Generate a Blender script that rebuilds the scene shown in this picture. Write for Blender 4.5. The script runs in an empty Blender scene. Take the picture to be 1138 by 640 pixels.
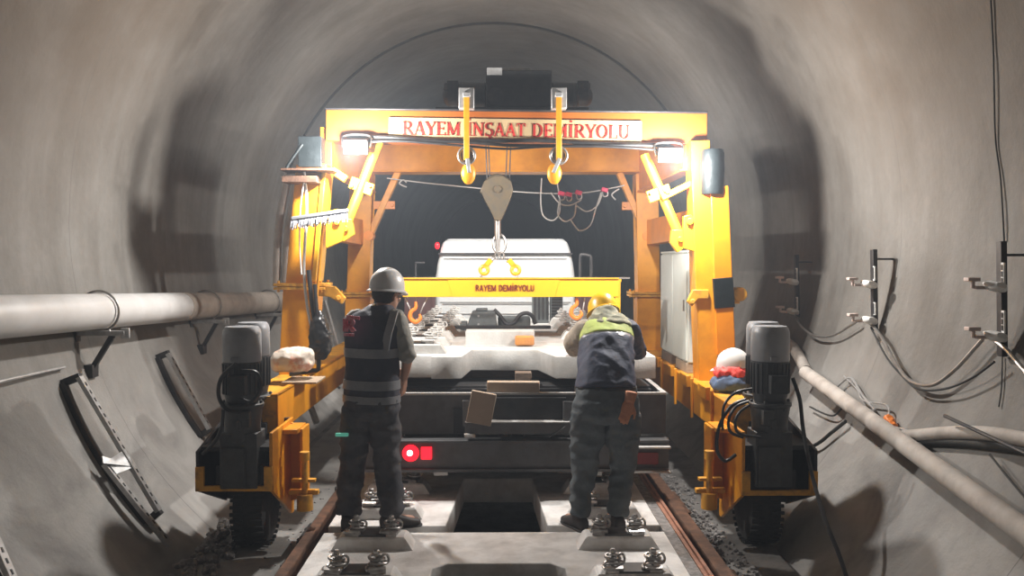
import bpy, bmesh, math, random
from mathutils import Vector as V, Matrix, noise
random.seed(7)
R = math.radians; PI = math.pi
scn = bpy.context.scene; COL = scn.collection
# ------------------------------------------------------------------ camera
CAMZ = 1.8; F = 1000.0
cam = bpy.data.cameras.new('camera'); camo = bpy.data.objects.new('camera', cam); COL.objects.link(camo)
cam.sensor_width = 36; cam.lens = 36*F/1138; cam.clip_start = .05; cam.clip_end = 200
camo.location = (0, 0, CAMZ)
PITCH = math.atan(30/F); YAW = math.atan(13/F)
camo.rotation_euler = (PI/2 - PITCH, 0, -YAW)
scn.camera = camo
CR = camo.rotation_euler.to_matrix()
def P(px, py, d):
    """point seen at pixel (px,py) of the 1138x640 frame, standing at distance y = d down the tunnel"""
    r = CR @ V(((px-569)/F, (320-py)/F, -1)); return V((0, 0, CAMZ)) + r*(d/r.y)
TC = V((-.09, 0, 2.10)); TR = 3.05
def W(px, py, off=0):
    """point on the tunnel lining (moved inwards by off)"""
    r = CR @ V(((px-569)/F, (320-py)/F, -1)); rr = TR-off
    ax, az = r.x, r.z; bx, bz = -TC.x, CAMZ-TC.z
    A = ax*ax+az*az; B = 2*(ax*bx+az*bz); Cc = bx*bx+bz*bz-rr*rr
    t = (-B+math.sqrt(B*B-4*A*Cc))/(2*A); return V((0, 0, CAMZ))+r*t
def inward(p):
    n = V((TC.x-p.x, 0, TC.z-p.z)); return n.normalized()
# ------------------------------------------------------------------ materials
MATS = {}
def mat(name, col, rough=.6, metal=0, col2=None, scale=6, mix=.5, bump=0, bscale=40, detail=6, stretch=(1,1,1), emit=None, estr=0, lo=.4, hi=.65, spec=.5, sheen=0):
    m = bpy.data.materials.new(name); m.use_nodes = True; nt = m.node_tree; b = nt.nodes['Principled BSDF']
    def c4(c): return tuple(c)+(1,) if len(c) == 3 else c
    b.inputs['Base Color'].default_value = c4(col); b.inputs['Roughness'].default_value = rough; b.inputs['Metallic'].default_value = metal
    b.inputs['Specular IOR Level'].default_value = spec
    if sheen: b.inputs['Sheen Weight'].default_value = sheen
    if emit: b.inputs['Emission Color'].default_value = c4(emit); b.inputs['Emission Strength'].default_value = estr
    tc = nt.nodes.new('ShaderNodeTexCoord'); mp = nt.nodes.new('ShaderNodeMapping'); mp.inputs['Scale'].default_value = stretch
    nt.links.new(tc.outputs['Object'], mp.inputs['Vector'])
    if col2:
        n = nt.nodes.new('ShaderNodeTexNoise'); n.inputs['Scale'].default_value = scale; n.inputs['Detail'].default_value = detail; n.inputs['Roughness'].default_value = .62
        nt.links.new(mp.outputs[0], n.inputs['Vector'])
        r = nt.nodes.new('ShaderNodeValToRGB'); r.color_ramp.elements[0].position = lo; r.color_ramp.elements[1].position = hi
        r.color_ramp.elements[0].color = c4(col); c = [col[i]*(1-mix)+col2[i]*mix for i in range(3)]; r.color_ramp.elements[1].color = c4(c)
        nt.links.new(n.outputs['Fac'], r.inputs[0]); nt.links.new(r.outputs[0], b.inputs['Base Color'])
    if bump:
        n2 = nt.nodes.new('ShaderNodeTexNoise'); n2.inputs['Scale'].default_value = bscale; n2.inputs['Detail'].default_value = 5
        nt.links.new(mp.outputs[0], n2.inputs['Vector'])
        bp = nt.nodes.new('ShaderNodeBump'); bp.inputs['Strength'].default_value = bump; bp.inputs['Distance'].default_value = .01
        nt.links.new(n2.outputs['Fac'], bp.inputs['Height']); nt.links.new(bp.outputs[0], b.inputs['Normal'])
    MATS[name] = m; return m
mat('slab', (.78,.765,.75), .75, 0, (.42,.40,.38), 3.5, .8, .25, 60)
mat('slab_load', (.60,.595,.575), .75, 0, (.42,.41,.39), 5, .8, .25, 60)
mat('floor', (.20,.19,.18), .85, 0, (.09,.085,.08), 4, .9, .5, 40)
mat('yellow', (.80,.33,.010), .42, 0, (.60,.23,.012), 5, .7, .1, 30)
mat('orange', (.80,.265,.006), .42, 0, (.60,.19,.010), 4, .7, .08, 30)
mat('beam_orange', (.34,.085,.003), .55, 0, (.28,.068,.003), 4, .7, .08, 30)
mat('shoulder', (.30,.29,.275), .85, 0, (.20,.19,.18), 5, .8, .3, 40)
mat('yellow_bright', (.86,.46,.015), .4, 0, (.75,.40,.02), 8, .5, .05, 30)
mat('yellow_worn', (.75,.36,.03), .5, 0, (.20,.11,.04), 9, .8, .2, 30, lo=.5, hi=.7)
mat('rust', (.085,.045,.028), .8, .3, (.20,.10,.06), 14, .8, .3, 60)
mat('rust_light', (.42,.20,.13), .8, .1, (.25,.13,.09), 14, .8, .2, 60)
mat('dark_steel', (.035,.035,.04), .5, .5, (.07,.065,.06), 9, .8, .15, 50)
mat('black', (.012,.012,.014), .45, 0, (.03,.03,.03), 12, .7, .1, 60)
mat('black_wrap', (.006,.009,.010), .5, 0, (.014,.018,.02), 8, .8, .4, 22, spec=.25)
mat('rubber', (.02,.02,.02), .8, 0, (.04,.038,.035), 12, .7, .3, 60)
mat('steel', (.36,.35,.34), .38, .8, (.22,.20,.18), 12, .7, .1, 60)
mat('clip_steel', (.42,.41,.40), .38, .8, (.18,.16,.15), 20, .7, 0)
mat('clip_dust', (.55,.54,.52), .8, .1, (.38,.36,.34), 20, .7, .3, 60)
mat('bronze', (.13,.10,.06), .5, .4, (.09,.08,.065), 12, .8, .15, 40)
mat('white', (.72,.75,.76), .45, 0, (.64,.66,.66), 4, .5)
mat('white_pipe', (.56,.555,.55), .5, 0, (.40,.39,.375), 2.5, .6, .05, 20)
mat('brown_pipe', (.40,.35,.30), .7, 0, (.25,.21,.18), 5, .7, .2, 30)
mat('dusty_pipe', (.50,.46,.42), .75, 0, (.33,.29,.26), 6, .8, .2, 30)
mat('cabinet', (.62,.66,.62), .45, 0, (.50,.54,.50), 3, .5)
mat('motor_grey', (.30,.31,.33), .45, .2, (.22,.23,.24), 8, .6, .06, 60)
mat('motor_dark', (.045,.048,.052), .5, .3, (.08,.08,.08), 10, .6, .1, 60)
mat('gearbox', (.085,.088,.09), .55, .3, (.045,.045,.045), 9, .7, .15, 40)
mat('machine_grey', (.14,.155,.16), .55, .1, (.08,.09,.09), 9, .6)
mat('timber', (.42,.33,.24), .8, 0, (.27,.20,.14), 6, .8, .3, 40, stretch=(1,8,8))
mat('timber_dark', (.20,.14,.10), .85, 0, (.10,.07,.05), 6, .8, .3, 40, stretch=(1,8,8))
mat('carton', (.36,.28,.21), .85, 0, (.26,.20,.15), 5, .6, .1, 30)
mat('brick', (.62,.26,.06), .8, 0, (.45,.2,.08), 12, .7, .3, 60)
mat('cream', (.44,.32,.17), .6, 0, (.38,.275,.145), 5, .5)
mat('red_paint', (.42,.02,.015), .5)
mat('dark_red', (.20,.02,.01), .5)
mat('trailer', (.11,.11,.115), .5, .3, (.06,.058,.055), 6, .7, .15, 40)
mat('trailer_light', (.52,.51,.50), .5, .2, (.35,.34,.32), 8, .6)
mat('lens_red_on', (.6,.01,.01), .3, emit=(1,.008,.02), estr=3.2)
mat('lens_hot', (1,.5,.5), .3, emit=(1,.35,.32), estr=14)
mat('lens_red', (.22,.03,.03), .25)
mat('lamp_lens', (1,1,1), .2, emit=(1,.96,.9), estr=60)
mat('galv', (.50,.50,.50), .42, .5, (.34,.33,.32), 20, .7)
mat('plastic_white', (.80,.80,.78), .4)
mat('plastic_pink', (.62,.50,.46), .5)
mat('skin', (.42,.23,.16), .55, 0, (.34,.17,.12), 12, .5)
mat('hair', (.02,.015,.012), .7, bump=.6, bscale=150)
mat('trouser_black', (.045,.047,.058), .85, 0, (.10,.095,.10), 5, .8, 1.0, 18)
mat('trouser_grey', (.075,.095,.11), .85, 0, (.14,.155,.165), 5, .8, 1.0, 18)
mat('vest_navy', (.018,.022,.042), .7, 0, (.035,.038,.06), 6, .7, .4, 30)
mat('reflective', (.22,.23,.25), .4, .2, (.15,.16,.18), 10, .6, .2, 40)
mat('shirt_grey', (.28,.28,.26), .85, 0, (.20,.20,.19), 6, .6, .5, 35)
mat('shirt_beige', (.42,.36,.29), .85, 0, (.30,.25,.2), 6, .7, .5, 35)
mat('camo', (.36,.34,.24), .85, 0, (.13,.14,.10), 9, .85, .4, 30)
mat('hivis', (.48,.58,.14), .75, 0, (.38,.42,.16), 8, .6, .3, 30)
mat('jacket_navy', (.035,.045,.085), .75, 0, (.06,.07,.12), 6, .6, .5, 30)
mat('helmet_grey', (.62,.63,.64), .35)
mat('helmet_white', (.78,.76,.74), .35)
mat('helmet_yellow', (.86,.50,.01), .33)
mat('shoe', (.03,.028,.028), .6, 0, (.07,.06,.06), 10, .6)
mat('glove', (.48,.20,.10), .8, 0, (.30,.12,.07), 12, .6, .4, 50)
mat('bag', (.62,.54,.46), .5, 0, (.5,.2,.12), 9, .8, .5, 30, lo=.52, hi=.62)
mat('bag_black', (.012,.012,.013), .3, 0, None, bump=.8, bscale=25)
mat('red_mesh', (.85,.07,.05), .6, bump=.5, bscale=60)
mat('cloth_blue', (.10,.15,.25), .8, 0, (.04,.05,.09), 8, .7, .4, 40)
mat('pink', (.80,.06,.16), .5)
mat('hook_orange', (.90,.24,.03), .45)
mat('rope_white', (.55,.55,.54), .7)
mat('maroon', (.075,.035,.035), .6, 0, (.04,.02,.02), 5, .6)
mat('debris', (.16,.15,.145), .9, 0, (.36,.34,.33), 30, .8)
mat('bristle', (.42,.44,.50), .6, 0, (.10,.10,.12), 60, .9)
mat('led_green', (.1,.5,.35), .4, emit=(.2,.8,.6), estr=.25)
mat('logo_red', (.55,.05,.10), .6, 0, (.75,.45,.50), 30, .7)
# tunnel lining: sprayed / cast concrete with stains, painted lamp falloff, casting joints and streaks
def tunnel_mat():
    m = bpy.data.materials.new('lining'); m.use_nodes = True; nt = m.node_tree; N = nt.nodes; L = nt.links; b = N['Principled BSDF']
    b.inputs['Roughness'].default_value = .82
    tc = N.new('ShaderNodeNewGeometry')
    def noise_(scale, stretch, detail=6, rough=.6, dist=0):
        mp = N.new('ShaderNodeMapping'); mp.inputs['Scale'].default_value = stretch; L.new(tc.outputs['Position'], mp.inputs[0])
        n = N.new('ShaderNodeTexNoise'); n.inputs['Scale'].default_value = scale; n.inputs['Detail'].default_value = detail; n.inputs['Roughness'].default_value = rough; n.inputs['Distortion'].default_value = dist
        L.new(mp.outputs[0], n.inputs['Vector']); return n.outputs['Fac']
    def ramp(f, a, ca, bb, cb):
        r = N.new('ShaderNodeValToRGB'); e = r.color_ramp.elements; e[0].position = a; e[1].position = bb; e[0].color = ca+(1,); e[1].color = cb+(1,); L.new(f, r.inputs[0]); return r.outputs[0]
    def mixc(kind, fac, a, c):
        x = N.new('ShaderNodeMix'); x.data_type = 'RGBA'; x.blend_type = kind
        if isinstance(fac, float): x.inputs[0].default_value = fac
        else: L.new(fac, x.inputs[0])
        L.new(a, x.inputs[6]); L.new(c, x.inputs[7]); return x.outputs[2]
    base = ramp(noise_(.8, (1,1,1), 8), .35, (.225,.215,.20), .66, (.135,.125,.112))
    streak = ramp(noise_(2.2, (1,2.6,.35), 6), .38, (.74,.71,.68), .62, (1,1,1))
    fine = ramp(noise_(14, (1,1,1), 8, .7), .3, (.84,.84,.84), .62, (1,1,1))
    c = mixc('MULTIPLY', .55, base, streak); c = mixc('MULTIPLY', .8, c, fine)
    # brown staining of the crown, with lamp falloff painted in towards the near end
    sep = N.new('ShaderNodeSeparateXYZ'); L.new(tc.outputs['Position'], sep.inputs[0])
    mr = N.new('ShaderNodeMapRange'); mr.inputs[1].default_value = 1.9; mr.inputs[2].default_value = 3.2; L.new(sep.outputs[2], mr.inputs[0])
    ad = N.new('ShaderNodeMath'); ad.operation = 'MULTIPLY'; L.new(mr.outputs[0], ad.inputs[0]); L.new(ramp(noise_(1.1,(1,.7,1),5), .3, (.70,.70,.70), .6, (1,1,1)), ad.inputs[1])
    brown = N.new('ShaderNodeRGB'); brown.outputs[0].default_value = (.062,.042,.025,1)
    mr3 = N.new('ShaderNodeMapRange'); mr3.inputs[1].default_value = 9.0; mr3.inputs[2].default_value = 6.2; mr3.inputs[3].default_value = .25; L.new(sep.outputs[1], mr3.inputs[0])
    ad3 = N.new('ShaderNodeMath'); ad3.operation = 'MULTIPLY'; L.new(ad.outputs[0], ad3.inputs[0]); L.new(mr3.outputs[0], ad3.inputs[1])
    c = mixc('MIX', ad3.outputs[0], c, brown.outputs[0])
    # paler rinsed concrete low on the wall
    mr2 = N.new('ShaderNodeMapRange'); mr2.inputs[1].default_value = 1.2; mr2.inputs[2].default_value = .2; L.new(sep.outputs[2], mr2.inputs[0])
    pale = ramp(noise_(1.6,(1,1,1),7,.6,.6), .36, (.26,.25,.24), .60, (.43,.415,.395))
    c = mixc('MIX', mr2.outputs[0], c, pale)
    # casting joints every 2.4 m
    w = N.new('ShaderNodeMath'); w.operation = 'MODULO'; w.inputs[1].default_value = 2.45
    off = N.new('ShaderNodeMath'); off.operation = 'ADD'; off.inputs[1].default_value = 20.32; L.new(sep.outputs[1], off.inputs[0])
    wob = N.new('ShaderNodeMath'); wob.operation = 'MULTIPLY_ADD'; wob.inputs[1].default_value = .05; L.new(noise_(3,(1,1,1)), wob.inputs[0]); L.new(off.outputs[0], wob.inputs[2])
    L.new(wob.outputs[0], w.inputs[0])
    lt = N.new('ShaderNodeMath'); lt.operation = 'LESS_THAN'; lt.inputs[1].default_value = .007; L.new(w.outputs[0], lt.inputs[0])
    ml = N.new('ShaderNodeMath'); ml.operation = 'MULTIPLY'; ml.inputs[1].default_value = .55; L.new(lt.outputs[0], ml.inputs[0])
    dk = N.new('ShaderNodeRGB'); dk.outputs[0].default_value = (.06,.055,.05,1)
    c = mixc('MIX', ml.outputs[0], c, dk.outputs[0])
    L.new(c, b.inputs['Base Color'])
    bp = N.new('ShaderNodeBump'); bp.inputs['Strength'].default_value = .5; bp.inputs['Distance'].default_value = .02
    L.new(noise_(9,(1,1,1),8,.65), bp.inputs['Height']); L.new(bp.outputs[0], b.inputs['Normal'])
    MATS['lining'] = m
tunnel_mat()
# ------------------------------------------------------------------ mesh helpers
class MB:
    def __init__(s): s.bm = bmesh.new()
    def box(s, c, size, rot=None):
        m = Matrix.Translation(V(c)) @ (rot.to_4x4() if rot else Matrix.Identity(4)) @ Matrix.Diagonal(V(tuple(size)+(1,)))
        bmesh.ops.create_cube(s.bm, size=1, matrix=m); return s
    def span(s, x0, x1, y0, y1, z0, z1): return s.box(((x0+x1)/2,(y0+y1)/2,(z0+z1)/2), (abs(x1-x0),abs(y1-y0),abs(z1-z0)))
    def beam(s, a, b, w, h, up=V((0,0,1)), ext=0):
        a = V(a); b = V(b); d = (b-a).normalized(); a = a-d*ext; b = b+d*ext
        sd = d.cross(up).normalized(); u = sd.cross(d).normalized()
        s.poly([[p+sd*(i*w/2)+u*(j*h/2) for i, j in ((-1,-1),(1,-1),(1,1),(-1,1))] for p in (a, b)]); return s
    def poly(s, rings, caps=True, closed=False):
        vs = [[s.bm.verts.new(p) for p in r] for r in rings]; n = len(vs[0])
        pr = list(zip(vs, vs[1:])) + ([(vs[-1], vs[0])] if closed else [])
        for A, B in pr:
            for i in range(n):
                try: s.bm.faces.new((A[i], A[(i+1)%n], B[(i+1)%n], B[i]))
                except ValueError: pass
        if caps and not closed:
            s.bm.faces.new(vs[0][::-1]); s.bm.faces.new(vs[-1])
        return s
    def prism(s, pts, vec):
        vec = V(vec); s.poly([[V(p) for p in pts], [V(p)+vec for p in pts]]); return s
    def tube(s, pts, r, n=10, smooth=True, round_=False):
        pts = [V(p) for p in pts]
        if smooth and len(pts) > 2: pts, r = crom(pts, r)
        rs = r if isinstance(r, (list, tuple)) else [r]*len(pts)
        t = (pts[1]-pts[0]).normalized(); u = t.orthogonal().normalized(); rings = []
        for i, p in enumerate(pts):
            t2 = ((pts[min(i+1, len(pts)-1)]-pts[max(i-1, 0)])).normalized()
            if t2.length < .5: t2 = t
            u = (u-t2*u.dot(t2)).normalized(); v = t2.cross(u); t = t2
            rings.append([p+(u*math.cos(2*PI*k/n)+v*math.sin(2*PI*k/n))*rs[i] for k in range(n)])
            if round_ and i in (0, len(pts)-1):
                sg = -1 if i == 0 else 1; extra = []
                for a in (30, 58, 80):
                    extra.append([p+t2*sg*rs[i]*math.sin(R(a))+(u*math.cos(2*PI*k/n)+v*math.sin(2*PI*k/n))*rs[i]*math.cos(R(a)) for k in range(n)])
                if i == 0: rings = extra[::-1]+rings
                else: rings += extra
        s.poly(rings); return s
    def cyl(s, a, b, r, r2=None, n=20): return s.tube([a, b], [r, r if r2 is None else r2], n, smooth=False)
    def lathe(s, base, axis, prof, n=28):
        axis = V(axis).normalized(); u = axis.orthogonal().normalized(); v = axis.cross(u); base = V(base)
        s.poly([[base+axis*h+(u*math.cos(2*PI*k/n)+v*math.sin(2*PI*k/n))*max(r, .0005) for k in range(n)] for r, h in prof]); return s
    def torus(s, c, axis, R_, r, n=28, m=8, sc=(1,1)):
        axis = V(axis).normalized(); u = axis.orthogonal().normalized()
        if abs(axis.z) < .9: u = (V((0,0,1))-axis*axis.z).normalized()
        v = axis.cross(u); c = V(c); rings = []
        for i in range(n):
            a = 2*PI*i/n; d = u*math.cos(a)*sc[0]+v*math.sin(a)*sc[1]; dn = d.normalized()
            rings.append([c+d*R_+(dn*math.cos(2*PI*k/m)+axis*math.sin(2*PI*k/m))*r for k in range(m)])
        s.poly(rings, closed=True); return s
    def ell(s, c, rad, rot=None, n=20):
        m = Matrix.Translation(V(c)) @ (rot.to_4x4() if rot else Matrix.Identity(4)) @ Matrix.Diagonal(V(tuple(rad)+(1,)))
        bmesh.ops.create_uvsphere(s.bm, u_segments=n, v_segments=max(8, n//2+2), radius=1, matrix=m); return s
    def loft(s, secs, n=24, e=2.0):
        rings = []
        for c, u, v in secs:
            c = V(c); u = V(u); v = V(v); ring = []
            for k in range(n):
                a = 2*PI*k/n; ca, sa = math.cos(a), math.sin(a)
                ring.append(c+u*(math.copysign(abs(ca)**(2/e), ca))+v*(math.copysign(abs(sa)**(2/e), sa)))
            rings.append(ring)
        s.poly(rings); return s
    def build(s, name, m, parent=None, smooth=None, bev=0, kind=None, remesh=0, disp=None, sub=0):
        bmesh.ops.recalc_face_normals(s.bm, faces=s.bm.faces)
        me = bpy.data.meshes.new(name); s.bm.to_mesh(me); s.bm.free()
        return link(name, me, m, parent, smooth, bev, remesh, disp, sub)
WL = {}
def link(name, me, m, parent=None, smooth=None, bev=0, remesh=0, disp=None, sub=0):
    me.materials.clear(); me.materials.append(MATS[m] if isinstance(m, str) else m)
    if remesh:
        tmp = bpy.data.objects.new('tmp', me); COL.objects.link(tmp)
        md = tmp.modifiers.new('r', 'REMESH'); md.mode = 'VOXEL'; md.voxel_size = remesh; md.use_smooth_shade = True
        sm = tmp.modifiers.new('s', 'SMOOTH'); sm.factor = .6; sm.iterations = 4
        dg = bpy.context.evaluated_depsgraph_get(); me2 = bpy.data.meshes.new_from_object(tmp.evaluated_get(dg)); bpy.data.objects.remove(tmp)
        me = me2; me.name = name
        if not me.materials: me.materials.append(MATS[m])
        if disp:
            amp, sc, st = disp; co = [v.co.copy() for v in me.vertices]; nn = [v.normal.copy() for v in me.vertices]
            for v, c, n_ in zip(me.vertices, co, nn):
                q = V((c.x*st[0], c.y*st[1], c.z*st[2]))*sc
                f = 1-abs(noise.noise(q))*2+.5*noise.noise(q*2.3)
                v.co = c+n_*amp*f
        smooth = True
    if parent: L0 = WL[parent.name]
    else:
        xs = [v.co for v in me.vertices]; lo = V([min(c[i] for c in xs) for i in range(3)]); hi = V([max(c[i] for c in xs) for i in range(3)])
        L0 = V(((lo.x+hi.x)/2, (lo.y+hi.y)/2, lo.z))
    me.transform(Matrix.Translation(-L0))
    o = bpy.data.objects.new(name, me); COL.objects.link(o)
    if parent: o.parent = parent
    else: o.location = L0
    WL[o.name] = L0
    if smooth is None: smooth = True
    if smooth:
        for p in me.polygons: p.use_smooth = True
        if not remesh:
            try: me.set_sharp_from_angle(angle=R(38))
            except Exception: pass
    if bev:
        b = o.modifiers.new('bevel', 'BEVEL'); b.width = bev; b.segments = 2; b.limit_method = 'ANGLE'; b.angle_limit = R(40); b.harden_normals = False
    return o
def crom(pts, r=None, k=7):
    out = []; ro = []; n = len(pts); isl = isinstance(r, (list, tuple))
    for i in range(n-1):
        p0 = pts[max(i-1, 0)]; p1 = pts[i]; p2 = pts[i+1]; p3 = pts[min(i+2, n-1)]
        for j in range(k):
            t = j/k; t2 = t*t; t3 = t2*t
            out.append(.5*((2*p1)+(-p0+p2)*t+(2*p0-5*p1+4*p2-p3)*t2+(-p0+3*p1-3*p2+p3)*t3))
            if isl: ro.append(r[i]*(1-t)+r[i+1]*t)
    out.append(pts[-1])
    if isl: ro.append(r[-1]); return out, ro
    return out, r
def empty(name, loc, label=None, cat=None, group=None):
    o = bpy.data.objects.new(name, None); o.empty_display_size = .1; COL.objects.link(o); o.location = loc; WL[o.name] = V(loc)
    if label: tag(o, label, cat, group)
    return o
def tag(o, label, cat, group=None, kind=None):
    o['label'] = label; o['category'] = cat
    if group: o['group'] = group
    if kind: o['kind'] = kind
    return o
def structure(o): o['kind'] = 'structure'; return o
def copy_part(o, parent, offset=V((0,0,0)), skip=()):
    c = o.copy(); COL.objects.link(c); c.parent = parent; c.location = o.location+offset; WL[c.name] = WL[o.name]
    for ch in list(o.children):
        d = ch.copy(); COL.objects.link(d); d.parent = c; WL[d.name] = WL[ch.name]
    return c
def copy_tree(o, loc, label, group=None, rz=0):
    c = o.copy(); COL.objects.link(c); c.location = loc; c.rotation_euler = (0, 0, rz); WL[c.name] = V(loc)
    c['label'] = label
    if group: c['group'] = group
    for ch in list(o.children): copy_part(ch, c)
    return c
def plate(outer, holes, z0, z1, bev=.01):
    cu = bpy.data.curves.new('p', 'CURVE'); cu.dimensions = '2D'; cu.fill_mode = 'BOTH'; cu.extrude = (z1-z0)/2-bev; cu.bevel_depth = bev; cu.bevel_resolution = 1; cu.offset = -bev
    for lp in [outer]+holes:
        sp = cu.splines.new('POLY'); sp.points.add(len(lp)-1); sp.use_cyclic_u = True
        for q, (x, y) in zip(sp.points, lp): q.co = (x, y, 0, 1)
    o = bpy.data.objects.new('p', cu); COL.objects.link(o); dg = bpy.context.evaluated_depsgraph_get()
    me = bpy.data.meshes.new_from_object(o.evaluated_get(dg)); bpy.data.objects.remove(o)
    me.transform(Matrix.Translation((0, 0, (z0+z1)/2))); return me
# ------------------------------------------------------------------ lettering (thick and thin strokes with serifs)
def glyph(ch, bold=.17, thin=.075, serif=True):
    S = []; w = .7
    def ln(x0, y0, x1, y1, t): S.append(([(x0,y0),(x1,y1)], [t,t]))
    def sf(x, y, h=.14):
        if serif: ln(x-h, y+(.03 if y < .5 else -.03), x+h, y+(.03 if y < .5 else -.03), .06)
    def arc(cx, cy, rx, ry, a0, a1, n=14):
        pts = []; ws = []
        for i in range(n+1):
            a = R(a0+(a1-a0)*i/n); pts.append((cx+rx*math.cos(a), cy+ry*math.sin(a))); ws.append(thin+(bold-thin)*abs(math.cos(a)))
        S.append((pts, ws))
    if ch == 'R':
        ln(.17,0,.17,1,bold); sf(.17,0); sf(.13,1,.1); ln(.17,.965,.36,.965,thin); ln(.17,.5,.36,.5,thin); arc(.36,.732,.22,.232,90,-90); ln(.36,.5,.68,.03,bold*.95); sf(.7,0,.1); w = .78
    elif ch == 'A': ln(.1,0,.4,1,thin*1.1); ln(.38,1,.68,0,bold); ln(.18,.32,.58,.32,thin); sf(.1,0,.11); sf(.68,0,.13); w = .78
    elif ch == 'Y': ln(.08,1,.37,.45,bold*.95); ln(.68,1,.4,.45,thin*1.1); ln(.38,.5,.38,0,bold); sf(.38,0); sf(.1,1,.12); sf(.66,1,.11); w = .74
    elif ch == 'E': ln(.17,0,.17,1,bold); sf(.14,1,.11); sf(.14,0,.11); ln(.17,.965,.58,.965,thin); ln(.17,.5,.5,.5,thin); ln(.17,.035,.62,.035,thin); ln(.575,.8,.575,1,thin*.9); ln(.615,0,.615,.22,thin*.9); ln(.5,.4,.5,.6,thin*.8); w = .7
    elif ch == 'M': ln(.12,0,.12,1,thin*1.1); ln(.14,1,.46,.05,bold*.95); ln(.46,.05,.78,1,thin*1.1); ln(.8,0,.8,1,bold); sf(.12,0,.11); sf(.8,0,.14); sf(.1,1,.08); sf(.84,1,.1); w = .98
    elif ch in 'Iİ':
        ln(.2,0,.2,1,bold); sf(.2,0); sf(.2,1); w = .42
        if ch == 'İ': ln(.13,1.2,.27,1.2,.15)
    elif ch == 'N': ln(.13,0,.13,1,thin*1.1); ln(.13,1,.67,.02,bold*.95); ln(.67,0,.67,1,thin*1.1); sf(.13,0,.11); sf(.1,1,.1); sf(.67,1,.12); w = .82
    elif ch in 'SŞ':
        arc(.32,.74,.2,.225,50,270,14); arc(.32,.27,.22,.235,90,-130,14); ln(.52,.78,.52,1,thin*.8); ln(.08,0,.08,.24,thin*.8); w = .62
        if ch == 'Ş': arc(.33,-.14,.08,.08,100,-100,8); ln(.33,0,.33,-.07,thin)
    elif ch == 'T': ln(.34,0,.34,1,bold); sf(.34,0); ln(.04,.965,.64,.965,thin); ln(.055,.76,.055,1,thin*.8); ln(.625,.76,.625,1,thin*.8); w = .7
    elif ch == 'D': ln(.17,0,.17,1,bold); sf(.12,0,.09); sf(.12,1,.09); ln(.17,.965,.34,.965,thin); ln(.17,.035,.34,.035,thin); arc(.34,.5,.33,.465,90,-90,18); w = .8
    elif ch == 'O': arc(.4,.5,.31,.47,0,360,28); w = .82
    elif ch == 'L': ln(.17,0,.17,1,bold); sf(.17,1); sf(.12,0,.09); ln(.17,.035,.6,.035,thin); ln(.595,0,.595,.26,thin*.9); w = .67
    elif ch == 'U': ln(.17,.35,.17,1,bold); ln(.66,.35,.66,1,thin*1.1); sf(.17,1); sf(.66,1,.11); arc(.415,.33,.245,.3,180,360,14); w = .82
    elif ch == ' ': w = .38
    return S, w
def lettering(parent, m, text, a, b, h, nrm, t=.006, bold=.17, thin=.075, serif=True):
    """letters from a (left foot) to b (right foot), height h, standing out along nrm"""
    a = V(a); b = V(b); ex = (b-a).normalized(); ez = -V(nrm).cross(ex).normalized()
    if ez.z < 0: ez = -ez
    gl = [glyph(c, bold, thin, serif) for c in text]; tot = sum(w for _, w in gl); sx = (b-a).length/tot; x = 0
    for S, w in gl:
        mb = MB()
        for pts, ws in S:
            for i in range(len(pts)-1):
                (x0,y0), (x1,y1) = pts[i], pts[i+1]; dx, dy = x1-x0, y1-y0; l = math.hypot(dx, dy) or 1; nx, ny = -dy/l, dx/l
                ov = .012 if len(pts) > 2 else 0
                x0 -= dx/l*ov; y0 -= dy/l*ov; x1 += dx/l*ov; y1 += dy/l*ov
                q = [(x0+nx*ws[i]/2, y0+ny*ws[i]/2), (x1+nx*ws[i+1]/2, y1+ny*ws[i+1]/2), (x1-nx*ws[i+1]/2, y1-ny*ws[i+1]/2), (x0-nx*ws[i]/2, y0-ny*ws[i]/2)]
                mb.prism([a+ex*((x+u)*sx)+ez*(v*h) for u, v in q], V(nrm)*t)
        x += w
        if S: mb.build('letter', m, parent, smooth=False)
        else: mb.bm.free()
# ================================================================== THE SETTING
YF, YB = 46.0, -8.0; SEAM = 12.75; FZ = -.2
def shell(name, a0, a1, n):
    b = MB(); ring = lambda y: [TC+V((TR*math.cos(R(a0+(a1-a0)*i/n)), y, TR*math.sin(R(a0+(a1-a0)*i/n)))) for i in range(n+1)] + \
        [TC+V(((TR+.3)*math.cos(R(a0+(a1-a0)*i/n)), y, (TR+.3)*math.sin(R(a0+(a1-a0)*i/n)))) for i in range(n, -1, -1)]
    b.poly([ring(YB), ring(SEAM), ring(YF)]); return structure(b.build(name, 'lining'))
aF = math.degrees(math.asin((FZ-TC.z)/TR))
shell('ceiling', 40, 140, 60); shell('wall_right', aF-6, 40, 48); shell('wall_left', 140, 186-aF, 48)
hw = math.sqrt(TR**2-(FZ-TC.z)**2)
structure(MB().poly([[V((x,y,z)) for x, z in ((-2.4,FZ-1.2),(2.3,FZ-1.2),(2.3,FZ),(.62,FZ),(.55,FZ-.75),(-.60,FZ-.75),(-.68,FZ),(-2.4,FZ))] for y in (YB,YF)]).build('floor', 'floor'))  # centre trench added below the slab holes to keep them dark
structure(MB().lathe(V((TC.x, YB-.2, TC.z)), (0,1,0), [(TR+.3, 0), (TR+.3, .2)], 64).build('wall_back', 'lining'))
b = MB(); n = 96; rings = []
for i in range(n+1):
    a = R(-44+268*i/n); d = V((math.cos(a), 0, math.sin(a)))
    rings.append([TC+d*(TR+.02)+V((0,SEAM-.03,0)), TC+d*(TR-.022)+V((0,SEAM-.03,0)), TC+d*(TR-.022)+V((0,SEAM+.03,0)), TC+d*(TR+.02)+V((0,SEAM+.03,0))])
b.poly(rings); structure(b.build('trim_1', 'rubber'))
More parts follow.
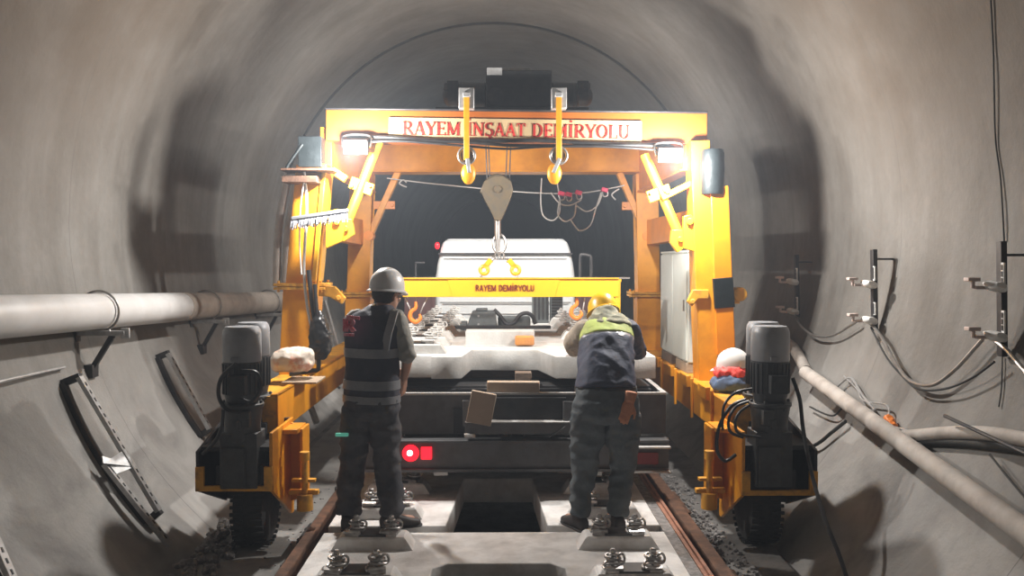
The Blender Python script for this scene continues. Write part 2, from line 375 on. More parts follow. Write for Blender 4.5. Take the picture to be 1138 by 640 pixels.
# low concrete shoulders the crane wheels run on, either side of the track bed
structure(MB().poly([[V((-1.98,y,FZ-.02)),V((-1.40,y,FZ-.02)),V((-1.42,y,FZ+.03)),V((-1.98,y,FZ+.05))] for y in (YB,YF)]).build('trim_2', 'shoulder'))
structure(MB().poly([[V((1.42,y,FZ-.02)),V((1.85,y,FZ-.02)),V((1.85,y,FZ+.05)),V((1.44,y,FZ+.03))] for y in (YB,YF)]).build('trim_3', 'floor'))
# ================================================================== TRACK SLABS
def clip_mesh():
    """tension clamp: a coiled spring bar wound round a bolt on a dark guide plate"""
    b = MB()
    b.box((0,0,.008), (.085,.13,.016)); b.box((0,-.055,.018), (.095,.025,.03), Matrix.Rotation(R(20),3,'X'))
    b.cyl((0,.005,.01), (0,.005,.105), .010, n=10); b.lathe((0,.005,.094), (0,0,1), [(.018,0),(.018,.016),(.012,.022)], 6)
    b.lathe((0,.005,.082), (0,0,1), [(.022,0),(.026,.003),(.026,.008),(.02,.012)], 14)
    pts = [V((-.055,-.06,.022)), V((-.058,-.02,.026))]
    for i in range(31):
        a = R(200-i*32); k = i/30; r = .050-.020*k
        pts.append(V((math.cos(a)*r+.012*math.sin(k*5), math.sin(a)*r*.95+.004, .028+.058*k)))
    b.tube(pts, .0082, 7)
    b.torus((.046,-.004,.062), (.55,-.7,.25), .026, .0075, 18, 7)
    return b
def seat_mesh(w=.51, h=.08, l=.19):
    b = MB(); t = .045
    b.poly([[V((-w/2,-l/2,-.01)),V((w/2,-l/2,-.01)),V((w/2,l/2,-.01)),V((-w/2,l/2,-.01))],
            [V((-w/2,-l/2,0)),V((w/2,-l/2,0)),V((w/2,l/2,0)),V((-w/2,l/2,0))],
            [V((-w/2+t,-l/2+.008,h-.012)),V((w/2-t,-l/2+.008,h-.012)),V((w/2-t,l/2-.008,h-.012)),V((-w/2+t,l/2-.008,h-.012))],
            [V((-w/2+t+.014,-l/2+.018,h)),V((w/2-t-.014,-l/2+.018,h)),V((w/2-t-.014,l/2-.018,h)),V((-w/2+t+.014,l/2-.018,h))]])
    return b
PROTO = {}
def track_slab(name, loc, outline, holes, z0, z1, mt, rows, cx, label, cat='track slab', group=None):
    t = empty(name, loc, label, cat, group)
    link('slab_body', plate(outline, holes, z0, z1, .008), mt, t, smooth=False)
    for y in rows:
        for sx in (-.77, .77):
            ps = V((cx+sx, y, z1))
            key = 'seat'+mt
            if key not in PROTO:
                s = empty('tmp_seat', ps); sm = seat_mesh(); me = sm.bm
                bmesh.ops.recalc_face_normals(me, faces=me.faces); m_ = bpy.data.meshes.new('rail_seat'); me.to_mesh(m_); me.free(); m_.materials.append(MATS[mt])
                bpy.data.objects.remove(s); PROTO[key] = m_
            if 'clip' not in PROTO:
                cb = clip_mesh().bm; bmesh.ops.recalc_face_normals(cb, faces=cb.faces); m2 = bpy.data.meshes.new('spring_clip'); cb.to_mesh(m2); cb.free(); m2.materials.append(MATS['clip_steel'])
                for p in m2.polygons: p.use_smooth = True
                try: m2.set_sharp_from_angle(angle=R(40))
                except Exception: pass
                m3 = bpy.data.meshes.new('bearing_pad'); pb = MB().box((0,0,.005), (.17,.15,.014)).bm; pb.to_mesh(m3); pb.free(); m3.materials.append(MATS['black']); PROTO['clip'] = m2; PROTO['pad'] = m3
            so = bpy.data.objects.new('rail_seat', PROTO[key]); COL.objects.link(so); so.parent = t; so.location = ps-V(loc); WL[so.name] = ps
            pa = bpy.data.objects.new('bearing_pad', PROTO['pad']); COL.objects.link(pa); pa.parent = so; pa.location = (0,0,.08)
            if mt == 'slab_load' and 'clipd' not in PROTO: PROTO['clipd'] = PROTO['clip'].copy(); PROTO['clipd'].materials[0] = MATS['clip_dust']
            for k, cxx in enumerate((-.112, .112)):
                c = bpy.data.objects.new('spring_clip', PROTO['clipd' if mt == 'slab_load' else 'clip']); COL.objects.link(c); c.parent = so; c.location = (cxx, random.uniform(-.006,.006), .08); c.rotation_euler = (0,0,random.uniform(-.25,.25)+(PI/2 if cxx > 0 else -PI/2)*0)
    return t
def cham(x0, x1, y0, y1, c=.09): return [(x0+c,y0),(x1-c,y0),(x1,y0+c),(x1,y1-c),(x1-c,y1),(x0+c,y1),(x0,y1-c),(x0,y0+c)]
GY = [4.97+.675*k for k in range(-3, 40)]
track_slab('track_slab', V((-.03,2.6,0)), [(-1.17,2.6),(1.09,2.6),(1.09,5.93),(-1.17,5.93)], [cham(-.40,.38,3.3,5.31,.085)], FZ, 0, 'slab', [y for y in GY if 2.8 < y < 5.8], -.03, 'pale precast concrete track slab nearest the camera, on the tunnel floor in front of the workers')
track_slab('track_slab', V((-.03,6.08,0)), [(-1.17,6.08),(-.37,6.08),(-.30,7.4),(.26,7.4),(.32,6.08),(1.09,6.08),(1.09,11.2),(-1.17,11.2)], [cham(-.40,.34,8.2,9.6,.12)], FZ, 0, 'slab', [y for y in GY if 6.15 < y < 11.1], -.03, 'concrete track slab on the floor that runs underneath the flatbed wagon')
track_slab('track_slab', V((.07,7.15,.86)), [(-1.10,7.24),(-.56,7.24),(-.55,7.15),(-.31,7.15),(-.25,7.70),(.32,7.70),(.44,7.15),(1.24,7.15),(1.24,11.9),(-1.10,11.9)], [], .86, 1.04, 'slab_load', [7.45+.67*k for k in range(7)], .07, 'white concrete track slab with notched end loaded on the flatbed wagon')
# ================================================================== RUNWAY RAILS, KERB STRIP
def rail_section(x, y, zt=-.01, w=.115, h=.17):
    return [V((x+a*w/2, y, zt-bb*h)) for a, bb in ((-.55,0),(.55,0),(.62,.06),(.62,.2),(.22,.3),(.22,.8),(1,.93),(1,1),(-1,1),(-1,.93),(-.22,.8),(-.22,.3),(-.62,.2),(-.62,.06))]
t = empty('crane_rail', (-1.27,2.4,FZ), 'rusty dark crane rail along the left edge of the track slab', 'rail')
MB().poly([rail_section(-1.27, y) for y in (2.4, 13)]).build('rail_body', 'rust', t, smooth=False, bev=.003)
for y in (4.9, 6.2, 7.6): MB().box((-1.352,y,-.10), (.03,.42,.05)).box((-1.352,y-.12,-.1), (.06,.03,.03)).box((-1.352,y+.12,-.1), (.06,.03,.03)).build('joint_bar', 'dark_steel', t, bev=.004)
t = empty('crane_rail', (1.30,2.4,FZ), 'rusty dark crane rail along the right edge of the track slab', 'rail')
MB().poly([rail_section(1.30, y, 0, .15, .19) for y in (2.4, 13)]).build('rail_body', 'rust', t, smooth=False, bev=.003)
for y in (5.05, 6.9): MB().box((1.392,y,-.09), (.035,.62,.06)).box((1.40,y-.2,-.09), (.06,.03,.035)).box((1.40,y,-.09), (.06,.03,.035)).box((1.40,y+.2,-.09), (.06,.03,.035)).build('joint_bar', 'rust', t, bev=.004)
o = MB().span(1.195,1.215,2.4,12.2,FZ,.012).span(1.17,1.195,2.4,12.2,FZ,-.005).build('edge_angle', 'rust_light', bev=.002); tag(o, 'thin rust-pink steel angle between slab edge and right crane rail', 'steel angle')
o = MB().span(1.095,1.168,2.4,12.2,FZ,-.012).build('kerb_strip', 'debris'); structure(o); o.name = 'trim_4'; WL['trim_4'] = o.location.copy()
# loose gravel and swarf between rails and wheels
def rubble(name, x0, x1, y0, y1, n, smin, smax, label, z=FZ+.045):
    b = MB()
    for i in range(n):
        x = random.uniform(x0, x1); y = random.uniform(y0, y1); s = random.uniform(smin, smax)
        m = Matrix.Translation((x,y,z+s*.3)) @ Matrix.Rotation(random.uniform(0,6), 4, V((random.random(),random.random(),random.random()+.1)).normalized()) @ Matrix.Diagonal(V((s,s*random.uniform(.5,1.3),s*random.uniform(.4,.9),1)))
        bmesh.ops.create_icosphere(b.bm, subdivisions=1, radius=.6, matrix=m)
    o = b.build(name, 'debris', smooth=False); tag(o, label, 'gravel', kind='stuff')
rubble('gravel', 1.42, 1.62, 4.6, 9.5, 700, .010, .042, 'grey gravel and dirt scattered beside the right crane rail', FZ+.03)
rubble('gravel', -1.56, -1.36, 4.8, 9.5, 60, .008, .022, 'grey gravel and dust scattered beside the left crane rail', FZ+.03)
rubble('gravel', -2.05, -1.75, 4.9, 6.6, 160, .02, .08, 'loose rubble at the foot of the left tunnel wall', FZ+.05)
# ================================================================== GANTRY CRANE
gc = empty('gantry_crane', (.05,8.6,FZ), 'yellow gantry crane straddling the track, with red lettering on its front beam', 'gantry crane')
NY, RY = 7.6, 10.2       # near and rear frame
def Y_(mb, name, m='yellow', bev=.006, parent=gc, **k): return mb.build(name, m, parent, bev=bev, **k)
# front cross beam, slightly dropping to the right
a = P(362, 139, NY); c = P(786, 143, NY); a.y = c.y = NY+.12
fb = MB(); fb.beam(a, c, .24, .26)
fbo = Y_(fb, 'front_beam', 'beam_orange')
fl = MB(); fl.beam(a+V((0,0,.135)), c+V((0,0,.135)), .30, .018); Y_(fl, 'beam_flange', 'dark_steel', parent=fbo)
# sign panel on the beam with its lettering
pa = P(432, 143, NY-.012); pb = P(713, 147, NY-.012)
sp = MB(); sp.beam(pa, pb, .012, .19); spo = sp.build('sign_panel', 'cream', gc, bev=.002)
lettering(spo, 'red_paint', 'RAYEM İNŞAAT DEMİRYOLU', P(447, 149.6, NY-.019), P(700, 154.2, NY-.019), .112, (0,-1,0), .004)
# rear cross beam
ra = P(393, 176, RY); rb = P(747, 176, RY); ra.y = rb.y = RY
o = Y_(MB().beam(ra, rb, .26, .30), 'rear_beam', 'yellow')
Y_(MB().beam(ra+V((0,-.02,.16)), rb+V((0,-.02,.16)), .34, .02).beam(ra+V((0,-.02,-.16)), rb+V((0,-.02,-.16)), .34, .02), 'beam_flange', 'yellow', parent=o)
# longitudinal top beams and mid braces joining the frames
for s, xx in ((-1, -1.47), (1, 1.60)):
    z1a, z0a = 2.93, 2.58
    Y_(MB().prism([V((xx-.05,NY+.05,z0a)), V((xx-.05,RY,z0a+.02)), V((xx-.05,RY,3.08)), V((xx-.05,NY+.05,z1a))], (.10,0,0)).span(xx-.07,xx+.07,NY+.05,RY,z0a-.015,z0a+.005), 'side_beam', 'orange')
    xx = xx-.12 if s < 0 else xx+.10
    Y_(MB().prism([V((xx-.06,NY,2.0)), V((xx-.06,RY,1.98)), V((xx-.06,RY,2.26)), V((xx-.06,NY,2.24))], (.12,0,0)), 'side_brace', 'orange')
# near columns
def column_parts(s, top, mid, low, bot, w, d):
    # upper square tube, flange plates, lower square tube
    Y_(MB().beam(top, mid, w, d, up=V((0,1,0))), 'upper_column')
    Y_(MB().beam(mid, bot, w*1.12, d*1.1, up=V((0,1,0))), 'lower_column')
    f = MB().box(mid, (w+.17, d+.12, .025)).box(mid-V((0,0,.03)), (w+.17, d+.12, .022))
    for i in (-1, 1):
        for j in (-1, 1): f.cyl(mid+V((i*(w/2+.05), j*(d/2+.03), -.06)), mid+V((i*(w/2+.05), j*(d/2+.03), .035)), .012, n=8)
    Y_(f, 'column_flange', 'yellow_worn', bev=.002)
lt_ = P(348, 190, NY); lm = P(334, 316, NY); lb = P(327, 409, NY)
lt_.z = 2.55
column_parts(-1, V((-1.562,NY,2.585)), V((-1.655,NY,lm.z)), None, V((-1.70,NY,.84)), .25, .25)
Y_(MB().beam(V((-1.448,NY+.02,2.60)), V((-1.545,NY+.02,1.63)), .04, .33, up=V((0,1,0))), 'column_web', 'yellow_bright')
# near right column with its outer box
Y_(MB().beam(V((1.66,NY,2.80)), V((1.745,NY,.80)), .16, .24, up=V((0,1,0))), 'upper_column', 'yellow')
ob = Y_(MB().beam(V((1.815,NY-.03,2.42)), V((1.885,NY-.03,1.02)), .15, .24, up=V((0,1,0))), 'outer_box', 'orange')
MB().beam(V((1.848,NY-.03,1.66)), V((1.868,NY-.03,1.41)), .165, .26, up=V((0,1,0))).build('tape_band', 'black_wrap', ob, bev=.004)
Y_(MB().box((1.97,NY,1.50), (.10,.10,.12)).cyl((2.02,NY-.06,1.52), (2.02,NY+.06,1.52), .06, n=16), 'outrigger_lug', 'yellow_worn')
# rear columns
for xl, xt, sg in ((-1.60,-1.55,-1), (1.68,1.64,1)):
    column_parts(sg, V((xt,RY,2.78)), V((xl*.995,RY,1.44)), None, V((xl,RY,.84 if sg<0 else .78)), .25, .26)
# inner lug brackets at column mid height
Y_(MB().prism([P(345,316,NY-.15),P(372,318,NY-.15),P(384,331,NY-.15),P(380,338,NY-.15),P(366,330,NY-.15),P(345,328,NY-.15)], (0,.05,0)).cyl(P(376,331,NY-.17), P(376,331,NY-.06), .022, n=12), 'column_lug', 'yellow_worn')
Y_(MB().prism([P(788,322,NY-.15),P(770,322,NY-.15),P(764,335,NY-.15),P(769,341,NY-.15),P(776,332,NY-.15),P(788,332,NY-.15)], (0,.05,0)).cyl(P(770,335,NY-.17), P(770,335,NY-.06), .022, n=12), 'column_lug', 'yellow_worn')
# knee braces (front: bright tubes with lug plates; rear: flat struts)
for (x0,y0),(x1,y1),(xm,ym) in (((421,158),(385,250),(402,207)), ((716,172),(755,262),(732,215))):
    k = Y_(MB().cyl(P(x0,y0,NY+.05), P(x1,y1,NY+.0), .042, n=16), 'knee_brace', 'yellow_bright', bev=0)
    p = P(xm,ym,NY+.02); MB().box(p, (.20,.05,.10), Matrix.Rotation(R(-20 if xm>500 else 20),3,'Y')).cyl(p+V((-.075,-.05,0)), p+V((-.075,.05,0)), .014, n=8).cyl(p+V((.075,-.05,0)), p+V((.075,.05,0)), .014, n=8).build('brace_clamp', 'yellow_bright', k, bev=.004)
    e = P(x1,y1,NY); MB().prism([e+V((-.07,-.04,.05)), e+V((.05,-.04,.05)), e+V((.07,-.04,-.08)), e+V((-.02,-.04,-.14)), e+V((-.08,-.04,-.06))], (0,.08,0)).cyl(e+V((0,-.07,-.03)), e+V((0,.07,-.03)), .025, n=12).build('brace_foot', 'yellow_bright', k, bev=.004)
for (x0,y0),(x1,y1),sg in (((443,190),(411,262),-1), ((688,192),(718,262),1)):
    k = Y_(MB().beam(P(x0,y0,RY-.05), P(x1,y1,RY-.05), .07, .10, up=V((0,1,0))), 'knee_brace', 'yellow')
    p = P((x0+x1)/2, (y0+y1)/2, RY-.08); MB().box(p+V((0,0,-.02)), (.24,.03,.09)).cyl(p+V((-sg*.09,-.05,-.02)), p+V((-sg*.09,.05,-.02)), .02, n=10).build('brace_clamp', 'orange', k, bev=.004)
    e = P(x1,y1,RY-.05); MB().cyl(e+V((0,-.1,0)), e+V((0,.05,0)), .055, n=16).build('brace_foot', 'orange', k)
# lug plates on inner face of the near columns
Y_(MB().prism([P(362,235,NY-.1),P(376,232,NY-.1),P(384,246,NY-.1),P(380,268,NY-.1),P(362,276,NY-.1)], (0,.06,0)).cyl(P(374,246,NY-.13), P(374,246,NY-.02), .03, n=12), 'lug_plate', 'yellow_bright')
Y_(MB().prism([P(760,240,NY-.1),P(768,238,NY-.1),P(774,244,NY-.1),P(774,280,NY-.1),P(760,276,NY-.1)], (0,.06,0)).cyl(P(767,246,NY-.13), P(767,246,NY-.02), .03, n=12), 'lug_plate', 'yellow_bright')
Y_(MB().beam(P(735,220,NY-.02), P(775,200,NY-.02), .05, .05).cyl(P(742,213,NY-.06), P(742,213,NY+.03), .022, n=10), 'tie_bar', 'yellow_bright')
Y_(MB().box(P(377,194,NY-.1), (.14,.05,.06), Matrix.Rotation(R(35),3,'Y')), 'tie_bar', 'yellow_bright')
# base beams running along the track
bl = Y_(MB().span(-1.83,-1.55,6.25,11.4,.60,.86), 'base_beam', 'yellow_worn')
Y_(MB().span(-1.565,-1.545,6.25,11.4,.60,.875).span(-1.60,-1.545,6.25,11.4,.855,.875), 'beam_web', 'yellow', parent=bl)
br = Y_(MB().span(1.62,1.98,6.25,11.4,.54,.80), 'base_beam', 'yellow_worn')
w_ = MB().span(1.60,1.63,6.25,11.4,.54,.80)
for y in (6.7, 7.4, 8.1, 8.8, 9.5): w_.span(1.575,1.60,y,y+.025,.50,.83); w_.span(1.56,1.60,y+.1,y+.38,.74,.84)
Y_(w_, 'beam_web', 'yellow', parent=br)
# end carriages: gear motors, housings, wheels
def carriage(s, x0, x1, mx, zb):
    """x0 inner plate, x1 outer plate, mx motor axis"""
    y0, y1 = 5.85, 6.45; xi, xo = x0, x1; sg = -1 if x1 < x0 else 1
    hz = .68
    h = MB(); h.prism([V((xi,y0,hz)),V((xi,y0,zb)),V((xi,y1-.05,zb-.30)),V((xi,y1,zb-.30)),V((xi,y1,hz))], (sg*.022,0,0))
    ho = Y_(h, 'side_plate', 'yellow', .003)
    h = MB().prism([V((xo,y0,.56)),V((xo,y0,zb)),V((xo,y1,zb-.22)),V((xo,y1,hz))], (-sg*.022,0,0)); Y_(h, 'side_plate', 'dark_steel', .003)
    fr = MB().span(xi,xo,y0-.012,y0+.02,zb,zb+.035).span(xi+sg*.0,xi+sg*.055,y0-.013,y0+.015,zb+.0,zb+.16).span(xo-sg*.055,xo,y0-.013,y0+.015,zb,zb+.16)
    Y_(fr, 'front_frame', 'yellow_worn', .002)
    Y_(MB().span(xi+sg*.02,xo-sg*.02,y0+.05,y1,hz-.13,hz-.10).span(xi+sg*.02,xo-sg*.02,y1-.03,y1,zb-.2,hz).span(mx-.16,mx+.16,y0+.02,y0+.05,zb+.04,zb+.16), 'bulkhead', 'black', .002)
    # two vertical gear motors
    for k, (mmx, my, rr, dz, nm) in enumerate(((mx, 5.93, .122, 0, 'near'), (mx+(-.04 if sg<0 else .07), 6.33, .115, .0, 'far'))):
        top = 1.37; g = MB()
        g.lathe((mmx,my,0), (0,0,1), [(.02,.86),(rr*.82,.86),(rr*.9,.90),(rr*.97,.94),(rr,1.15)], 32)
        for q in range(22):
            an = 2*PI*q/22; g.box((mmx+math.cos(an)*rr*.97, my+math.sin(an)*rr*.97, 1.03), (.018,.006,.20), Matrix.Rotation(an,3,'Z'))
        g.box((mmx+.01, my-rr-.02, 1.0), (.11,.07,.12)).cyl((mmx+.01,my-rr-.06,1.0), (mmx+.01,my-rr-.03,1.0), .045, n=18)
        m_ = g.build('gear_motor', 'motor_dark', gc, bev=.002)
        MB().lathe((mmx,my,0), (0,0,1), [(rr*.99,1.14),(rr*1.02,1.145),(rr*1.02,top-.045),(rr*.97,top-.02),(rr*.86,top),(.01,top+.002)], 36).box((mmx-.01,my-rr*1.0,1.165), (.05,.02,.02)).build('fan_cowl', 'motor_grey', m_)
        gb = MB().lathe((mmx,my,0), (0,0,1), [(.14,.84),(.14,.865),(.09,.87)], 24).lathe((mmx,my,0), (0,0,1), [(.10,.58),(.12,.64),(.115,.72),(.13,.84)], 24)
        gb.box((mmx,my,.50), (.24,.22,.36)).box((mmx-.03,my-.115,.46), (.15,.03,.26))
        for q in range(6): an = 2*PI*q/6; gb.cyl((mmx+math.cos(an)*.122, my+math.sin(an)*.122, .82), (mmx+math.cos(an)*.122, my+math.sin(an)*.122, .885), .011, n=6)
        gb.box((mmx-sg*.05,my-.12,.78), (.07,.06,.10)).box((mmx-sg*.02,my-.14,.74), (.035,.03,.06))
        gb.build('gearbox', 'gearbox', m_, bev=.008)
    # wheel
    wx = xi+sg*.20; wz = FZ+.32
    wy = 6.20; wb = MB().lathe((wx-.11,wy,wz), (1,0,0), [(.10,0),(.20,.0),(.245,.015),(.265,.05),(.27,.11),(.265,.17),(.245,.205),(.20,.22),(.10,.22)], 44)
    for q in range(36):
        an = 2*PI*q/36
        for dx in (.045, .175): wb.box((wx-.11+dx, wy+math.cos(an)*.268, wz+math.sin(an)*.268), (.085,.022,.016), Matrix.Rotation(an-PI/2,3,'X'))
    wo = wb.build('wheel', 'rubber', gc)
    MB().lathe((wx-.08,wy,wz), (1,0,0), [(.02,-.02),(.06,-.02),(.07,.0),(.15,.01),(.165,-.02),(.165,.18),(.15,.15),(.07,.16),(.06,.18),(.02,.18)], 24).build('hub', 'dark_steel', wo)
    # inner guide roller bracket
    q = MB(); gx = xi-sg*.10
    q.prism([V((xi,6.35,.66)),V((gx,6.35,.62)),V((gx,6.35,.13)),V((xi,6.35,.10))], (0,.03,0)).span(gx,gx-sg*.02,6.20,6.42,.13,.64).span(xi,gx,6.12,6.40,.62,.65)
    Y_(q, 'guide_bracket', 'yellow', .003)
    g2 = MB().cyl((gx-sg*.05,6.12,.14), (gx-sg*.05,6.12,.48), .022, n=12).cyl((gx-sg*.05,6.12,.44), (gx-sg*.05,6.12,.50), .034, n=12)
    g2.box((gx-sg*.04,6.14,.22), (.20,.05,.03)).box((gx-sg*.04,6.14,.30), (.16,.05,.02)).cyl((gx-sg*.05,6.12,.10), (gx-sg*.05,6.12,.21), .055, n=18)
    Y_(g2, 'guide_roller', 'yellow_worn', .002)
carriage(-1, -1.485, -1.985, -1.70, .30)
carriage(1, 1.585, 2.085, 1.79, .26)
# flood lights under the front beam
LAMPS = []
for px, py in ((394,162),(746,171)):
    p = P(px, py, NY-.22)
    rot = Matrix.Rotation(R(14),3,'X')
    f = MB().box(p+V((0,.07,0)), (.20,.07,.12), rot)
    for q in range(6): f.box(p+V((-.08+.032*q,.125,0)), (.008,.05,.10), rot)
    fo = f.build('flood_light', 'dark_steel', gc, bev=.008)
    MB().box(p+V((0,.028,0)), (.16,.012,.085), rot).build('lens', 'lamp_lens', fo)
    MB().tube([p+V((-.11,.09,0)), p+V((-.11,.12,.09)), p+V((0,.14,.11)), p+V((.11,.12,.09)), p+V((.11,.09,0))], .009, 8).build('yoke', 'steel', fo)
    LAMPS.append(p)
# ------------------------------------------------------------------ black wrapped cases on top of the near columns
o = MB().box(P(347,170,7.52), (.19,.20,.25)).tube([P(336,160,7.3),P(322,180,7.3),P(318,187,7.3)], .012).build('speaker_box', 'black_wrap', bev=.015); tag(o, 'black box on top of the left near crane column', 'box')
o = MB().lathe(P(791,216,7.50), (0,0,1), [(.02,0),(.095,0),(.10,.02),(.098,.12),(.103,.2),(.10,.34),(.09,.37),(.02,.375)], 26).build('wrapped_bucket', 'black_wrap', disp=None); tag(o, 'black plastic-wrapped drum at the top of the right near crane column', 'drum')
o = MB().box(P(345,190,7.42), (.42,.30,.018)).box(P(336,199,7.40)-V((0,0,.01)), (.28,.24,.05)).build('cap_plate', 'rust', gc, bev=.003)
# ------------------------------------------------------------------ hanger links in front of the sign
def hanger(px, label):
    d = NY-.16
    t = empty('hanger_link', P(px, 205, d), label, 'hanger', 'hanger links in front of the lettered beam' if 0 else None)
    MB().box(P(px,110,d+.02), (.125,.10,.17)).cyl(P(px,105,d-.04), P(px,105,d+.06), .03, n=14).box(P(px,105,d-.05), (.06,.02,.04)).build('top_shackle', 'galv', t, bev=.005)
    MB().beam(P(px,108,d-.03), P(px,178,d-.03), .045, .022, up=V((0,1,0))).build('flat_bar', 'yellow', t, bev=.003)
    MB().cyl(P(px,173,d-.02), P(px,173,d+.10), .078, n=28).torus(P(px,173,d-.02), (0,1,0), .066, .014).build('pulley', 'steel', t, bev=.003)
    q = P(px+(2 if px<560 else -5),193,d); MB().ell(q, (.06,.035,.085)).torus(q+V((0,0,-.045)), (0,1,0), .03, .014, 18, 8).build('hook_eye', 'yellow', t)
    MB().beam(P(px+1,176,d-.05), P(px+(3 if px<560 else -6),192,d-.05), .03, .025, up=V((0,1,0))).build('pin', 'galv', t, bev=.003)
    return t
hanger(518.5, 'yellow hanger link crossing the first gap of the lettering, nearer the left lamp')
hanger(621, 'yellow hanger link hanging over the middle of the last word, nearer the right lamp')
# ------------------------------------------------------------------ hoist trolley on top of the beams
ht = empty('hoist_trolley', P(572,124,8.6), 'black hoist trolley with winch drums sitting on top of the gantry beams', 'hoist')
hb = P(577,99,8.0); MB().span(P(540,0,8.0).x, P(613,0,8.0).x, 7.95,8.9, P(577,120,8).z, P(577,79,8).z).build('housing', 'black', ht, bev=.012)
MB().span(P(541,0,7.9).x, P(558,0,7.9).x, 7.93,7.97, P(0,82,7.95).z, P(0,74,7.95).z).span(P(542,0,8).x, P(590,0,8).x,8.0,8.5,P(0,79,8).z,P(0,74,8).z).build('top_plate', 'galv', ht, bev=.003)
MB().cyl(P(551,107,7.96), P(551,107,7.9), .075, n=24).build('drum_end', 'dark_steel', ht)
MB().span(P(484,0,8).x, P(654,0,8).x, 7.94,8.02, P(0,124.5,8).z, P(0,119,8).z).span(P(484,0,8).x, P(654,0,8).x, 8.75,8.85, P(0,124,8).z, P(0,119,8).z).build('base_frame', 'dark_steel', ht, bev=.004)
for px0, px1 in ((487,540),(613,662)):
    sg = -1 if px0 < 550 else 1; xi = px1 if sg < 0 else px0; xo = px0 if sg < 0 else px1
    MB().cyl(P(xi,108,8.15), P((xi+xo)/2,108,8.15), .13, n=28).build('winch_drum', 'black', ht, bev=.01)
    MB().lathe(P((xi+xo)/2,107,8.15), (sg,0,0), [(.12,-.01),(.12,.02),(.085,.04),(.09,.12),(.07,.15),(.03,.17)], 24).box(P((xi+xo)/2+sg*10,99,8.12), (.10,.12,.13)).build('motor', 'dark_steel', ht, bev=.006)
    MB().cyl(P(xo-sg*12,100,8.1), P(xo-sg*12,93,8.1), .05, n=14).build('brake', 'dark_steel', ht, bev=.004)
# ropes, hook block
HD = 8.6
hk = empty('hook_block', P(555,282,HD), 'big dirty bronze pulley block with hook shank hanging on thin wire ropes', 'hook block')
for px in (538.5,541.5,565,569): MB().cyl(P(px,119,HD), P(px+(3 if px<550 else -3),205,HD), .006, n=6).build('wire_rope', 'dark_steel', hk)
prof = [(-20,2),(-15,-11),(-4,-17),(6,-17),(15,-11),(17.5,-1),(14,10),(9,22),(4,33),(-3,33),(-8,22),(-14.5,10),(-18,2)]
k = MB(); pts = [P(553+x,212+y,HD-.07) for x, y in prof]; k.prism(pts, (0,.03,0)); k.prism([p+V((0,.11,0)) for p in pts], (0,.03,0)); k.build('side_cheek', 'bronze', hk, bev=.008)
MB().cyl(P(553,210,HD-.05), P(553,210,HD+.05), .135, n=32).torus(P(553,210,HD), (0,1,0), .125, .02).cyl(P(553,210,HD-.09), P(553,210,HD-.06), .035, n=14).build('sheave', 'bronze', hk, bev=.003)
MB().cyl(P(553,240,HD), P(553,266,HD), .032, n=12).cyl(P(553,262,HD), P(553,279,HD), .022, n=12).build('hook_shank', 'steel', hk)
# spreader beam with text, chains and hooks
SD = 8.6
sb = empty('spreader_beam', P(567,331,SD), 'bright yellow lifting spreader beam with small dark red lettering above the slabs', 'spreader beam')
xa, xb = P(447,0,SD).x, P(688,0,SD).x; z0, z1 = P(0,330,SD).z, P(0,310,SD).z
bm_ = MB().span(xa,xb,SD-.06,SD+.06,z0,z1).span(xa,xb,SD-.085,SD+.085,z1,z1+.012).build('beam_body', 'yellow_bright', sb, bev=.004)
x2, x3 = P(497,0,SD).x, P(622,0,SD).x
MB().prism([V((x2,SD-.068,z1)),V((x3,SD-.068,z1)),V((x3-.05,SD-.068,z0)),V((x2+.05,SD-.068,z0))], (0,.01,0)).build('centre_plate', 'yellow_bright', bm_, bev=.002)
lettering(bm_, 'dark_red', 'RAYEM DEMİRYOLU', P(528,323.5,SD-.074), P(594,323.5,SD-.074), .058, (0,-1,0), .003, .2, .14, False)
MB().span(P(684,0,SD).x,P(690,0,SD).x,SD-.05,SD-.02,P(0,348,SD).z,z1).span(P(682,0,SD).x,P(691,0,SD).x,SD-.05,SD+.02,z1-.03,z1).build('end_bracket', 'yellow_bright', sb, bev=.003)
MB().cyl(P(420,309,SD+.4), P(700,309,SD+.4), .009, n=8).build('rear_rod', 'white', sb)
MB().torus(P(555,271,SD), (0,1,.0), .062, .014, 28, 8, (1.45,.95)).build('master_link', 'steel', sb)
for s, x in ((-1,542),(1,569)):
    ch = MB(); a = P(555+s*3,284,SD); e = P(x-s*1,292,SD)
    ch.torus(a, (s*.3,1,0), .022, .008, 14, 6, (1.5,.8)); ch.torus((a+e)/2, (1,.2,s*.3), .020, .007, 14, 6, (1.5,.8)); ch.build('chain', 'steel', sb)
    q = P(x,293,SD); r_ = Matrix.Rotation(R(s*-38),3,'Y')
    hkm = MB().box(q, (.05,.035,.10), r_).torus(P(x+s*4,300,SD), (0,1,0), .038, .018, 20, 8).cyl(P(x,293,SD-.04), P(x,293,SD+.04), .018, n=10)
    hkm.build('hook', 'yellow_bright', sb)
    MB().cyl(P(x+s*5,302,SD), P(x+s*9,311,SD), .008, n=8).build('sling', 'steel', sb)
